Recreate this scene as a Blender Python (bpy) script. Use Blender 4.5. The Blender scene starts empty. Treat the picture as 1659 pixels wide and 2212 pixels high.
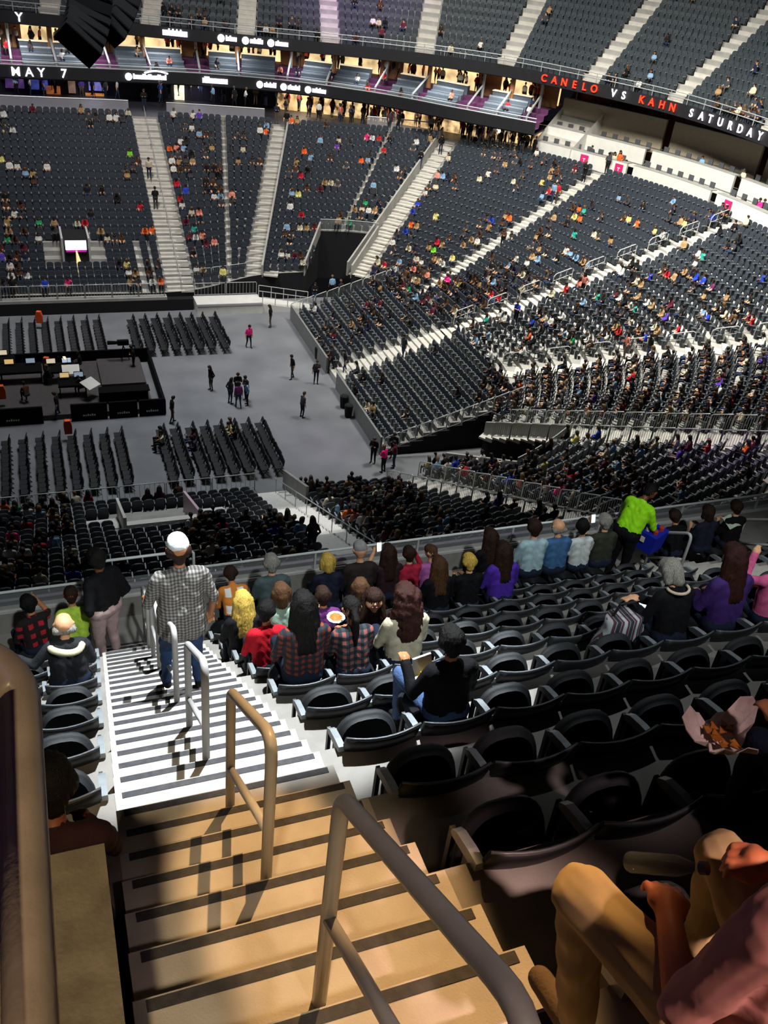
import bpy, bmesh, math, random
import numpy as np
from mathutils import Vector, Matrix
random.seed(7); RNG = np.random.default_rng(7)
SC = bpy.context.scene
COL = SC.collection
# ------------------------------------------------------------------ camera
F_PX, PITCH, ROLL, YAW = 1938.52, math.radians(33.5726), math.radians(6.8776), math.radians(23.5075)
CAMZ = 26.0
_fw = np.array([math.sin(YAW)*math.cos(PITCH), math.cos(YAW)*math.cos(PITCH), -math.sin(PITCH)])
_rt = np.array([math.cos(YAW), -math.sin(YAW), 0.0])
_up = np.cross(_rt, _fw)
CR = _rt*math.cos(ROLL) + _up*math.sin(ROLL)
CU = -_rt*math.sin(ROLL) + _up*math.cos(ROLL)
cam = bpy.data.cameras.new('camera'); cam_o = bpy.data.objects.new('camera', cam); COL.objects.link(cam_o)
M = Matrix(((CR[0], CU[0], -_fw[0], 0), (CR[1], CU[1], -_fw[1], 0), (CR[2], CU[2], -_fw[2], CAMZ), (0, 0, 0, 1)))
cam_o.matrix_world = M
cam.sensor_fit = 'VERTICAL'; cam.sensor_height = 36.0; cam.lens = F_PX/2212.0*36.0
cam.clip_start = 0.05; cam.clip_end = 500
SC.camera = cam_o
def ray(px, py):
    return (px-829.5)/F_PX*CR - (py-1106.0)/F_PX*CU + _fw
def at_z(px, py, z):
    w = ray(px, py); return w*((z-CAMZ)/w[2]) + np.array([0, 0, CAMZ])
def at_y(px, py, y):
    w = ray(px, py); return w*(y/w[1]) + np.array([0, 0, CAMZ])
def project(P):
    d = np.atleast_2d(np.asarray(P, float)) - np.array([0, 0, CAMZ])
    z = d@_fw
    return np.stack([829.5+F_PX*(d@CR)/z, 1106.0-F_PX*(d@CU)/z], -1)
# ------------------------------------------------------------------ world, exposure
SC.view_settings.view_transform = 'Standard'; SC.view_settings.look = 'None'
SC.view_settings.gamma = 1.0; SC.view_settings.use_curve_mapping = False
SC.view_settings.exposure = -1.15
wd = bpy.data.worlds.new('dim_arena_air'); SC.world = wd; wd.use_nodes = True
wd.node_tree.nodes['Background'].inputs[0].default_value = (0.55, 0.58, 0.66, 1)
wd.node_tree.nodes['Background'].inputs[1].default_value = 0.018
SC.cycles.use_denoising = True
SC.cycles.max_bounces = 5; SC.cycles.diffuse_bounces = 2; SC.cycles.glossy_bounces = 2
SC.cycles.transmission_bounces = 4; SC.cycles.transparent_max_bounces = 8
SC.cycles.caustics_reflective = False; SC.cycles.caustics_refractive = False
SC.cycles.sample_clamp_indirect = 4.0
# ------------------------------------------------------------------ lights (roof rig of the arena, and fills added behind the viewer)
def area(name, loc, target, size, power, color, spread=180):
    l = bpy.data.lights.new(name, 'AREA'); l.shape = 'DISK'; l.size = size; l.energy = power; l.color = color
    l.spread = math.radians(spread)
    o = bpy.data.objects.new(name, l); COL.objects.link(o); o.location = loc
    o.rotation_euler = (Vector(target)-Vector(loc)).to_track_quat('-Z', 'Y').to_euler()
    return o
def spot(name, loc, target, angle, blend, power, color, radius=0.1):
    l = bpy.data.lights.new(name, 'SPOT'); l.spot_size = math.radians(angle); l.spot_blend = blend
    l.energy = power; l.color = color; l.shadow_soft_size = radius
    o = bpy.data.objects.new(name, l); COL.objects.link(o); o.location = loc
    o.rotation_euler = (Vector(target)-Vector(loc)).to_track_quat('-Z', 'Y').to_euler()
    return o
WHITE = (1.0, 0.97, 0.91); COOL = (0.90, 0.95, 1.0); WARM = (1.0, 0.56, 0.22); PURPLE = (0.62, 0.25, 1.0)
# house lights over the far side, the corner, the end and the floor
area('house_light_far', (4, 58, 37), (6, 78, 5), 6, 8500, (1.0, 0.96, 0.95), 115)
area('house_light_corner', (26, 60, 37), (36, 74, 6), 6, 7900, WHITE, 110)
area('house_light_end', (28, 46, 36), (42, 47, 6), 6, 24000, (1.0, .98, .90), 110)
area('house_light_upper', (24, 62, 42), (40, 76, 20), 6, 5600, WHITE, 110)
area('house_light_floor', (7, 52, 36), (8, 52, 0), 8, 3400, COOL, 75)
area('house_light_near', (8, 46, 34), (6, 30, 2), 4, 1500, COOL, 80)
spot('end_beam', (22, 40, 35), (37, 38.5, 5), 26, .7, 42000, (1.0, .98, .88), .3)
spot('near_stair_beam', (11, 34, 31), (9.9, 31.5, 3), 13, .5, 45000, (1, .99, .96), .2)
spot('near_corner_beam', (16, 36, 31), (21, 33, 4), 24, .6, 12000, (1, .99, .96), .2)
# beams on our own stair aisle: a hard white one, a broad dim one over the seats, and a narrow warm one nearer to the viewer
spot('stair_beam_white', (3.7, 8.2, 34.0), (0.9, 5.8, 20.1), 25.2, 0.12, 50000, (0.93, 0.98, 1.0), 0.10)
spot('seat_beam_white', (5.5, 9.5, 34.0), (4.5, 6.0, 19.0), 44, 0.5, 3800, (0.93, 0.98, 1.0), 0.15)
wb = spot('stair_beam_warm', (4.2, 7.2, 33.0), (0.80, 1.9, 22.8), 17, 0.35, 16500, WARM, 0.05)
_d = Vector((0.80-4.2, 1.9-7.2, 22.8-33.0)).normalized(); _x = (Vector((1, .03, 0))-_d*_d.dot(Vector((1, .03, 0)))).normalized(); _y = (-_d).cross(_x)
wb.rotation_euler = Matrix((_x, _y, -_d)).transposed().to_euler(); wb.scale = (.30, 1, 1)     # framing shutters: a beam as narrow as the stair
spot('warm_fill_ledge', (-1.8, -3.5, 31), (-.25, 1.1, 24.0), 13, .5, 4600, (1.0, .74, .42), .3)  # added fill for the ledge and guard rail, not a fixture of the rig
spot('pink_fill_seat', (2.6, -4.0, 31), (1.55, .34, 24.42), 5.6, .6, 26000, (1.0, .62, .54), .3)  # added pink fill on the seated man's shoulder and shirt
spot('pink_fill_rail', (1.8, -4.0, 31), (.66, .55, 24.5), 4.5, .8, 2200, (1.0, .74, .66), .3)  # fill added to lighten the nearest hoop rail
spot('pink_fill_food', (3.2, -3.5, 31), (2.3, 1.74, 23.5), 4, .8, 3500, (1.0, .72, .72), .2)  # small fill added to pick out the food paper
dw = spot('deck_fill', (3, -6, 37), (4.6, 8.9, 18.0), 40, .6, 22000, (.95, 1.0, 1.0), .4); dw.scale = (1, .27, 1)  # added fill from behind the viewer, in place of bounced light
spot('purple_beam_stand', (20, 26, 34), tuple(at_z(1560, 1040, 5)), 14, .9, 14000, PURPLE, .3)
spot('purple_beam_floor', (20, 44, 36), (14.5, 43, 0), 10, .9, 9000, PURPLE, .3)
spot('purple_beam_upper', (16, 60, 37), (30, 90, 19), 26, 0.8, 60000, PURPLE, 0.3)
spot('purple_beam_near', (-6, 9, 33), (-0.1, 0.8, 24.5), 12, 0.8, 500, (0.8, 0.45, 1.0), 0.3)
# ------------------------------------------------------------------ materials
MATS = {}
def lin(c):
    if isinstance(c, str):
        c = c.lstrip('#'); c = tuple(int(c[i:i+2], 16)/255 for i in (0, 2, 4))
    return tuple(x/12.92 if x <= 0.04045 else ((x+0.055)/1.055)**2.4 for x in c)
def new_mat(name):
    m = bpy.data.materials.new(name); m.use_nodes = True
    nt = m.node_tree; b = nt.nodes['Principled BSDF']
    return m, nt, b
def pmat(name, color, rough=0.6, metal=0.0, var=0.12, scale=6.0, bump=0.0, bscale=60.0, coat=0.0, spec=0.5, coord='Object', stretch=None, detail=4):
    """plain procedural material: colour with noise variation and a fine bump"""
    if name in MATS: return MATS[name]
    m, nt, b = new_mat(name); N = nt.nodes; L = nt.links
    tc = N.new('ShaderNodeTexCoord'); src = tc.outputs[coord]
    if stretch:
        mp = N.new('ShaderNodeMapping'); mp.inputs['Scale'].default_value = stretch; L.new(src, mp.inputs[0]); src = mp.outputs[0]
    nz = N.new('ShaderNodeTexNoise'); nz.inputs['Scale'].default_value = scale; nz.inputs['Detail'].default_value = detail
    L.new(src, nz.inputs['Vector'])
    rp = N.new('ShaderNodeValToRGB'); c = lin(color)
    rp.color_ramp.elements[0].position = 0.3; rp.color_ramp.elements[1].position = 0.7
    rp.color_ramp.elements[0].color = tuple(max(0, x*(1-var)) for x in c)+(1,)
    rp.color_ramp.elements[1].color = tuple(min(1, x*(1+var)) for x in c)+(1,)
    L.new(nz.outputs['Fac'], rp.inputs[0]); L.new(rp.outputs[0], b.inputs['Base Color'])
    b.inputs['Roughness'].default_value = rough; b.inputs['Metallic'].default_value = metal
    b.inputs['Specular IOR Level'].default_value = spec
    if coat: b.inputs['Coat Weight'].default_value = coat
    if bump:
        n2 = N.new('ShaderNodeTexNoise'); n2.inputs['Scale'].default_value = bscale; n2.inputs['Detail'].default_value = 3
        L.new(src, n2.inputs['Vector'])
        bp = N.new('ShaderNodeBump'); bp.inputs['Strength'].default_value = bump; bp.inputs['Distance'].default_value = 0.01
        L.new(n2.outputs['Fac'], bp.inputs['Height']); L.new(bp.outputs[0], b.inputs['Normal'])
    MATS[name] = m
    return m
def emat(name, color, strength, var=0.0, scale=8):
    if name in MATS: return MATS[name]
    m, nt, b = new_mat(name); c = lin(color)
    b.inputs['Base Color'].default_value = c+(1,); b.inputs['Emission Color'].default_value = c+(1,)
    b.inputs['Emission Strength'].default_value = strength
    if var:
        N = nt.nodes; L = nt.links
        tc = N.new('ShaderNodeTexCoord'); nz = N.new('ShaderNodeTexNoise'); nz.inputs['Scale'].default_value = scale
        L.new(tc.outputs['Object'], nz.inputs['Vector'])
        mr = N.new('ShaderNodeMapRange'); mr.inputs[3].default_value = strength*(1-var); mr.inputs[4].default_value = strength*(1+var)
        mr.inputs[1].default_value = .3; mr.inputs[2].default_value = .7
        L.new(nz.outputs['Fac'], mr.inputs[0]); L.new(mr.outputs[0], b.inputs['Emission Strength'])
    MATS[name] = m
    return m
def tint_mat(name, source, rough=0.8, bump=0.25, bscale=25, mul=1.0):
    """cloth that takes its colour from the object colour ('object') or from a colour attribute ('attribute')"""
    if name in MATS: return MATS[name]
    m, nt, b = new_mat(name); N = nt.nodes; L = nt.links
    if source == 'object':
        s = N.new('ShaderNodeObjectInfo'); col = s.outputs['Color']
    else:
        s = N.new('ShaderNodeAttribute'); s.attribute_name = 'tint'; col = s.outputs['Color']
    tc = N.new('ShaderNodeTexCoord'); nz = N.new('ShaderNodeTexNoise'); nz.inputs['Scale'].default_value = bscale
    L.new(tc.outputs['Object'], nz.inputs['Vector'])
    mr = N.new('ShaderNodeMapRange'); mr.inputs[3].default_value = .75*mul; mr.inputs[4].default_value = 1.2*mul
    L.new(nz.outputs['Fac'], mr.inputs[0])
    mx = N.new('ShaderNodeMix'); mx.data_type = 'RGBA'; mx.blend_type = 'MULTIPLY'; mx.inputs[0].default_value = 1
    L.new(col, mx.inputs[6]); L.new(mr.outputs[0], mx.inputs[7]); L.new(mx.outputs[2], b.inputs['Base Color'])
    b.inputs['Roughness'].default_value = rough; b.inputs['Specular IOR Level'].default_value = 0.25
    bp = N.new('ShaderNodeBump'); bp.inputs['Strength'].default_value = bump; bp.inputs['Distance'].default_value = 0.02
    L.new(nz.outputs['Fac'], bp.inputs['Height']); L.new(bp.outputs[0], b.inputs['Normal'])
    MATS[name] = m
    return m
def random_mat(name, colors, rough=0.6, attr=False):
    """skin / hair / trouser tone picked per object (Object Info random) or per islands attribute"""
    if name in MATS: return MATS[name]
    m, nt, b = new_mat(name); N = nt.nodes; L = nt.links
    rp = N.new('ShaderNodeValToRGB'); rp.color_ramp.interpolation = 'CONSTANT'
    while len(rp.color_ramp.elements) < len(colors): rp.color_ramp.elements.new(0.5)
    for i, c in enumerate(colors):
        rp.color_ramp.elements[i].position = i/len(colors); rp.color_ramp.elements[i].color = lin(c)+(1,)
    if attr:
        s = N.new('ShaderNodeAttribute'); s.attribute_name = 'who'; L.new(s.outputs['Fac'], rp.inputs[0])
    else:
        s = N.new('ShaderNodeObjectInfo'); L.new(s.outputs['Random'], rp.inputs[0])
    L.new(rp.outputs[0], b.inputs['Base Color']); b.inputs['Roughness'].default_value = rough
    b.inputs['Specular IOR Level'].default_value = 0.3
    MATS[name] = m
    return m
def glass_mat(name, color=(.8, .85, .9), alpha=0.14, rough=0.05):
    if name in MATS: return MATS[name]
    m, nt, b = new_mat(name); b.inputs['Base Color'].default_value = tuple(color)+(1,)
    b.inputs['Alpha'].default_value = alpha; b.inputs['Roughness'].default_value = rough
    N = nt.nodes; L = nt.links
    nz = N.new('ShaderNodeTexNoise'); nz.inputs['Scale'].default_value = 3
    mr = N.new('ShaderNodeMapRange'); mr.inputs[3].default_value = rough; mr.inputs[4].default_value = rough+.12
    L.new(nz.outputs['Fac'], mr.inputs[0]); L.new(mr.outputs[0], b.inputs['Roughness'])
    MATS[name] = m
    return m
m_floor = pmat('arena_floor_concrete', '#757679', .42, var=.22, scale=.35, bump=.05, bscale=8, coord='Object', detail=8)
m_conc = pmat('pale_bowl_concrete', '#9b9993', .75, var=.16, scale=1.2, bump=.1, bscale=14)
m_aisle = pmat('pale_aisle_concrete', '#c2beb4', .7, var=.10, scale=2.0, bump=.1, bscale=20)
m_step = pmat('stair_concrete', '#b3aea6', .72, var=.10, scale=7, bump=.25, bscale=120, detail=8)
m_deck = pmat('deck_concrete', '#85827d', .75, var=.14, scale=5, bump=.2, bscale=90, detail=8)  # darker than the stair: shade of the unlit rows put into the colour
m_satin = pmat('satin_rail_tube', '#cfd6d4', .35, var=.05, scale=10)
m_nose = pmat('dark_nosing_strip', '#3a3a3e', .8, var=.25, scale=30, bump=.3, bscale=160)
m_wallc = pmat('parapet_concrete', '#7d7565', .85, var=.25, scale=9, bump=.4, bscale=60, detail=8)
m_black = pmat('black_drape', '#08080c', .9, var=.3, scale=3, bump=.2, bscale=10)
m_dark = pmat('dark_fascia', '#131318', .6, var=.2, scale=2)
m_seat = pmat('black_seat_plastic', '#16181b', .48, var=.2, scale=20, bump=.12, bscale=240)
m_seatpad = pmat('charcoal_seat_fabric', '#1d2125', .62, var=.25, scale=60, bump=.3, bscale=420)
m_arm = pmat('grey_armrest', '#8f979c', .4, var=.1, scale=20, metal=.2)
m_highlight_cap = pmat('grey_highlight_and_cap', '#5d6266', .35, var=.1, scale=20)  # grey of the painted seat edge highlight, also used for the bottle cap
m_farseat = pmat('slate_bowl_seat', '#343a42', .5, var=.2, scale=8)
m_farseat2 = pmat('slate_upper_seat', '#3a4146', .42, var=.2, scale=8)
m_steel = pmat('brushed_steel', '#b9bcbd', .32, metal=.9, var=.06, scale=30, stretch=(1, 1, 12))
m_rail = pmat('painted_grey_rail', '#b9b8b6', .35, metal=.0, var=.06, scale=10)
m_fence = pmat('galvanised_fence', '#aeb2b0', .45, metal=.3, var=.08, scale=10)
m_white = pmat('white_panel', '#dcdad2', .5, var=.05, scale=2)
m_carpet = pmat('plum_carpet', '#5a2a52', .95, var=.25, scale=12, bump=.3)
m_sofa = pmat('grey_leather', '#5b646c', .35, var=.12, scale=6, bump=.15, bscale=30)
m_wood = pmat('warm_wood_wall', '#b07b4c', .5, var=.2, scale=3, stretch=(1, 1, 6))
m_glow = emat('emissive_suite_wall', '#ffdca0', 2.2, .5, .8)  # emission stands in for the warm lighting inside the suites
m_glass = glass_mat('rail_glass', (.75, .8, .82), .10)
m_led = emat('white_led', '#fbf4ff', 7)
m_ledred = emat('red_led', '#ff2a12', 7)
m_magenta = pmat('magenta_sign', '#d0246c', .5, var=.05)
m_phone = emat('phone_screen', '#e8f4ff', 2.5)
m_orange = pmat('orange_cover', '#ef5a1c', .6, var=.1, scale=8)
# ------------------------------------------------------------------ builders
def tag(o, label=None, cat=None, group=None, kind=None):
    if label: o['label'] = label
    if cat: o['category'] = cat
    if group: o['group'] = group
    if kind: o['kind'] = kind
    return o
def empty(name, loc=(0, 0, 0), rz=0.0):
    o = bpy.data.objects.new(name, None); COL.objects.link(o); o.location = loc; o.rotation_euler = (0, 0, rz)
    o.empty_display_size = .1
    return o
def link(name, me, parent=None, loc=None, rz=None):
    o = bpy.data.objects.new(name, me); COL.objects.link(o)
    if parent is not None: o.parent = parent
    if loc is not None: o.location = loc
    if rz is not None: o.rotation_euler = (0, 0, rz)
    return o
class MB:
    """collects polygons of one part"""
    def __init__(s): s.v = []; s.f = []; s.m = []
    def add(s, vs, fs, mi=0):
        n = len(s.v); s.v.extend([tuple(map(float, p)) for p in vs])
        for f in fs: s.f.append(tuple(i+n for i in f)); s.m.append(mi)
    def box(s, a, b, mi=0):
        x0, y0, z0 = a; x1, y1, z1 = b
        s.add([(x0, y0, z0), (x1, y0, z0), (x1, y1, z0), (x0, y1, z0), (x0, y0, z1), (x1, y0, z1), (x1, y1, z1), (x0, y1, z1)],
              [(0, 3, 2, 1), (4, 5, 6, 7), (0, 1, 5, 4), (1, 2, 6, 5), (2, 3, 7, 6), (3, 0, 4, 7)], mi)
    def hexa(s, lo, hi, mi=0):
        """prism between a bottom quad and a top quad"""
        s.add(list(lo)+list(hi), [(0, 3, 2, 1), (4, 5, 6, 7), (0, 1, 5, 4), (1, 2, 6, 5), (2, 3, 7, 6), (3, 0, 4, 7)], mi)
    def quad(s, a, b, c, d, mi=0): s.add([a, b, c, d], [(0, 1, 2, 3)], mi)
    def poly(s, pts, depth, axis=(0, 1, 0), mi=0):
        """extruded polygon"""
        n = len(pts); ax = np.array(axis, float)*depth
        vs = [np.array(p, float) for p in pts]+[np.array(p, float)+ax for p in pts]
        s.add(vs, [tuple(range(n))[::-1], tuple(range(n, 2*n))]+[(i, (i+1) % n, (i+1) % n+n, i+n) for i in range(n)], mi)
    def tube(s, pts, r, seg=8, mi=0, caps=True):
        pts = [np.array(p, float) for p in pts]; rings = []
        up0 = None
        for i, p in enumerate(pts):
            t = pts[min(i+1, len(pts)-1)]-pts[max(i-1, 0)]; t = t/ (np.linalg.norm(t)+1e-9)
            if up0 is None: up0 = np.array([0, 0, 1.]) if abs(t[2]) < .9 else np.array([1., 0, 0])
            a = np.cross(t, up0); a /= np.linalg.norm(a)+1e-9; b = np.cross(a, t); up0 = b
            rr = r[i] if hasattr(r, '__len__') else r
            rings.append([p+rr*(math.cos(2*math.pi*k/seg)*a+math.sin(2*math.pi*k/seg)*b) for k in range(seg)])
        vs = [q for rg in rings for q in rg]; fs = []
        for i in range(len(pts)-1):
            for k in range(seg):
                k2 = (k+1) % seg
                fs.append((i*seg+k, i*seg+k2, (i+1)*seg+k2, (i+1)*seg+k))
        if caps: fs += [tuple(range(seg))[::-1], tuple((len(pts)-1)*seg+k for k in range(seg))]
        s.add(vs, fs, mi)
    def build(s, name, mats, parent=None, smooth=False, loc=None, rz=None):
        return link(name, s.mesh(name, mats, smooth), parent, loc, rz)
    def mesh(s, name, mats, smooth=False):
        me = bpy.data.meshes.new(name); me.from_pydata(s.v, [], s.f)
        if not isinstance(mats, (list, tuple)): mats = [mats]
        for m in mats: me.materials.append(m)
        if len(mats) > 1: me.polygons.foreach_set('material_index', s.m)
        if smooth: me.polygons.foreach_set('use_smooth', [True]*len(me.polygons))
        me.update()
        return me
def arc_pts(c, a0, a1, r, ax, ay, n=6):
    c = np.array(c, float); ax = np.array(ax, float); ay = np.array(ay, float)
    return [c+r*(math.cos(a0+(a1-a0)*i/n)*ax+math.sin(a0+(a1-a0)*i/n)*ay) for i in range(n+1)]
def catmull(P, n):
    """dense samples through control points P (k,dim): n per span"""
    P = np.asarray(P, float); Q = np.vstack([2*P[0]-P[1], P, 2*P[-1]-P[-2]]); out = []
    for i in range(1, len(Q)-2):
        p0, p1, p2, p3 = Q[i-1], Q[i], Q[i+1], Q[i+2]
        for k in range(n):
            t = k/n
            out.append(.5*((2*p1)+(-p0+p2)*t+(2*p0-5*p1+4*p2-p3)*t*t+(-p0+3*p1-3*p2+p3)*t**3))
    out.append(P[-1])
    return np.array(out)
def merge_instances(V, Fc, mats_idx, xf, tint=None):
    """V (n,3) template, faces list, xf list of (3x3, t): numpy join -> verts, faces, material ids"""
    nv = len(V); allv = np.concatenate([V@R.T+t for R, t in xf])
    faces = []; mi = []
    for i in range(len(xf)):
        o = i*nv
        faces.extend([tuple(a+o for a in f) for f in Fc]); mi.extend(mats_idx)
    return allv, faces, mi
def rotz(a):
    c, s = math.cos(a), math.sin(a); return np.array([[c, -s, 0], [s, c, 0], [0, 0, 1.]])
ONES = 'zero one two three four five six seven eight nine ten eleven twelve thirteen fourteen fifteen sixteen seventeen eighteen nineteen'.split()
TENS = 'x x twenty thirty forty fifty sixty seventy eighty ninety'.split()
def num(n):
    if n < 20: return ONES[n]
    if n < 100: return TENS[n//10]+('' if n % 10 == 0 else '-'+ONES[n % 10])
    return ONES[n//100]+'-hundred'+('' if n % 100 == 0 else '-'+num(n % 100))
def ordinal(n):
    w = num(n); h, _, t = w.rpartition('-'); t = {'one': 'first', 'two': 'second', 'three': 'third', 'five': 'fifth', 'eight': 'eighth', 'nine': 'ninth', 'twelve': 'twelfth'}.get(t, (t[:-1]+'ieth') if t.endswith('y') else t+'th')
    return (h+'-'+t) if h else t
# ================================================================== our own upper deck: rows, stair, rails
SY0, SZ0, ST, SR = 1.285, 23.2974, 0.28, 0.19876
def drift(y): return 0.029*(y-1.3)
def nose(k): return SY0+ST*k, SZ0-SR*k
def row_rear(j): return 1.85+.84*j
def row_front(j): return (2.69+.84*j if j < 8 else 9.95, 22.30-.597*j)
# terrace slabs of the deck
deck = tag(empty('floor'), 'stepped grey concrete deck under the seats of our own section', 'floor', kind='structure')
for j in range(-4, 9):
    yf, zf = row_front(j); yr = row_rear(j)-.02
    x0 = -6.0 if j >= 0 else 0.9
    mb = MB(); mb.box((x0, yr-.06, zf-.72), (16.0, yf, zf)); mb.build('deck_row', m_deck, deck)
# stair aisle
stair = tag(empty('aisle_stair', (0.6, 1.3, 23.3)), 'steep concrete stair with dark nosing strips running down beside the viewer', 'stairs', kind='structure')
def part(mb, name, mats, parent, smooth=False):
    o = mb.build(name, mats, parent, smooth)
    o.matrix_parent_inverse = (Matrix.Translation(parent.location) @ parent.rotation_euler.to_matrix().to_4x4()).inverted()
    return o
for k in range(-4, 31):
    y1, z = nose(k); y0 = y1-ST-.03; d = drift(y1)
    mb = MB(); mb.box((.02+d, y0, z-.40), (1.23+d, y1, z)); s = part(mb, 'step', m_step, stair)
    mb = MB(); mb.box((.06+d, y1-.047, z-.001), (1.19+d, y1-.007, z+.003)); part(mb, 'nosing_strip', m_nose, stair)
def hoop_rail(name, label, ya, yb, x, z_of, h=1.0, r=.024, parent_group='hoop handrails of the near stair', mid=True, seg=12):
    """inverted U rail running along a stair: posts at ya (uphill) and yb (downhill)"""
    xa, xb = x(ya), x(yb); za, zb = z_of(ya), z_of(yb)
    t = tag(empty(name, (xa, ya, za)), label, 'handrail', parent_group)
    A = np.array([xa, ya, za]); B = np.array([xb, yb, zb])
    A1 = A+[0, 0, h]; B1 = B+[0, 0, h]; d = (B1-A1)/np.linalg.norm(B1-A1); R1 = .16
    up = np.array([0, 0, 1.])
    path = [A, A1-up*R1*.95]
    for q in range(1, 6):
        u = q/6; path.append((1-u)**2*(A1-up*R1*.95)+2*u*(1-u)*A1+u*u*(A1+d*R1*.95))
    path += [A1+d*R1*.95, B1-d*.07]
    for q in range(1, 5):
        u = q/5; path.append((1-u)**2*(B1-d*.07)+2*u*(1-u)*B1+u*u*(B1-up*.07))
    path += [B1-up*.07, B]
    mb = MB(); mb.tube(path, r, seg); part(mb, 'rail', m_rail, t, True)
    if mid:
        mb = MB(); mb.tube([A+[0, 0, h*.46], B+[0, 0, h*.46]], r*.85, seg); part(mb, 'mid_bar', m_rail, t, True)
    return t
stair_z = lambda y: SZ0-SR*math.ceil((y-SY0)/ST-1e-6)
rail_x = lambda y: .585+drift(y)
words = ['nearest to the viewer', 'second from the viewer', 'third from the viewer', 'fourth from the viewer', 'fifth from the viewer', 'last before the landing']
for i, (a, b) in enumerate([(.50, 1.40), (2.16, 2.99), (3.83, 4.66), (5.50, 6.33), (7.17, 8.0), (8.62, 9.3)]):
    hoop_rail('hoop_handrail', 'grey tube hoop handrail on the near stair, '+words[i], a, b, rail_x, stair_z)
# parapet ledge and guard rail at the viewer's left hand
mb = MB(); mb.box((-.75, -1.5, 22.2), (0.0, 1.93, 23.40)); mb.box((-.75, -1.5, 23.395), (-.0, 1.93, 23.42))
o = mb.build('wall_left', m_wallc); tag(o, 'rough concrete parapet ledge beside the near end of the stair', 'wall', kind='structure')
g = tag(empty('guard_rail', (-.1, .6, 24.9)), 'thick round guard rail close to the viewer at the left picture edge', 'handrail')
mb = MB(); path = [(-.102, -.6, 24.9), (-.102, .3, 24.9), (-.102, 1.12, 24.9)]+[tuple(p) for p in arc_pts((-.262, 1.12, 24.9), 0, math.pi/2, .16, (1, 0, 0), (0, 1, 0), 8)]+[(-1.2, 1.28, 24.9)]
mb.tube(path, .032, 20); part(mb, 'top_rail', pmat('worn_rail_paint', '#8d8078', .38, var=.15, scale=12, bump=.1, bscale=80), g, True)
for yy in (.50, .585):
    mb = MB(); mb.tube([(-.075, yy, 24.30), (-.058, yy, 24.30)], .012, 10); part(mb, 'bolt', m_steel, g)
# front curb, glass and rail of the deck
mb = MB(); mb.box((-8, 9.95, 16.4), (18, 10.12, 17.86)); o = mb.build('wall_front', m_deck)
tag(o, 'low concrete curb wall along the front edge of our deck', 'wall', kind='structure')
fr = tag(empty('front_glass_rail', (4, 9.98, 17.86)), 'glass guard rail with thin steel top tube along the front of our deck', 'railing')
mb = MB(); mb.tube([(-8, 9.98, 18.20), (.32, 9.98, 18.20)], .02, 10); part(mb, 'top_tube', m_satin, fr, True)
mb = MB(); mb.tube([(1.62, 9.98, 18.20), (18, 9.98, 18.20)], .02, 10); part(mb, 'top_tube', m_satin, fr, True)
mb = MB(); mb.tube([(.36, 9.98, 17.86), (.36, 9.98, 18.47), (.40, 9.98, 18.51), (1.54, 9.98, 18.51), (1.58, 9.98, 18.47), (1.58, 9.98, 17.86)], .02, 10); part(mb, 'raised_tube', m_satin, fr, True)
mb = MB(); mb.box((-8, 9.955, 17.855), (18, 10.0, 17.895)); part(mb, 'base_channel', m_rail, fr)
for i in range(16):
    a = -8+1.62*i
    mb = MB(); mb.box((a+.02, 9.972, 17.88), (a+1.60, 9.988, 18.19)); part(mb, 'glass_panel', m_glass, fr)
    mb = MB(); mb.box((a-.015, 9.965, 17.86), (a+.015, 9.995, 18.2)); part(mb, 'post', m_rail, fr)
mb = MB(); mb.tube([(-8, 10.5, 17.62), (18, 10.5, 17.62)], .05, 8); o = mb.build('trim_1', pmat('violet_grey_trim', '#6a6270', .5, var=.1), smooth=True)
tag(o, 'violet grey ledge trim just outside the glass rail', 'trim', kind='structure')
# far hoop rails of the next aisle, at the front
for i, xx in enumerate((8.72, 10.5)):
    hoop_rail('hoop_handrail', ['grey hoop handrail beside the drink vendor in lime shirt', 'grey hoop handrail in front of the reader at the upper deck corner'][i],
              8.5, 9.25, (lambda q: (lambda y: q))(xx), lambda y: 17.9 if y < 9 else 17.4, h=.90, parent_group='hoop handrails at the next aisle')
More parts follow.
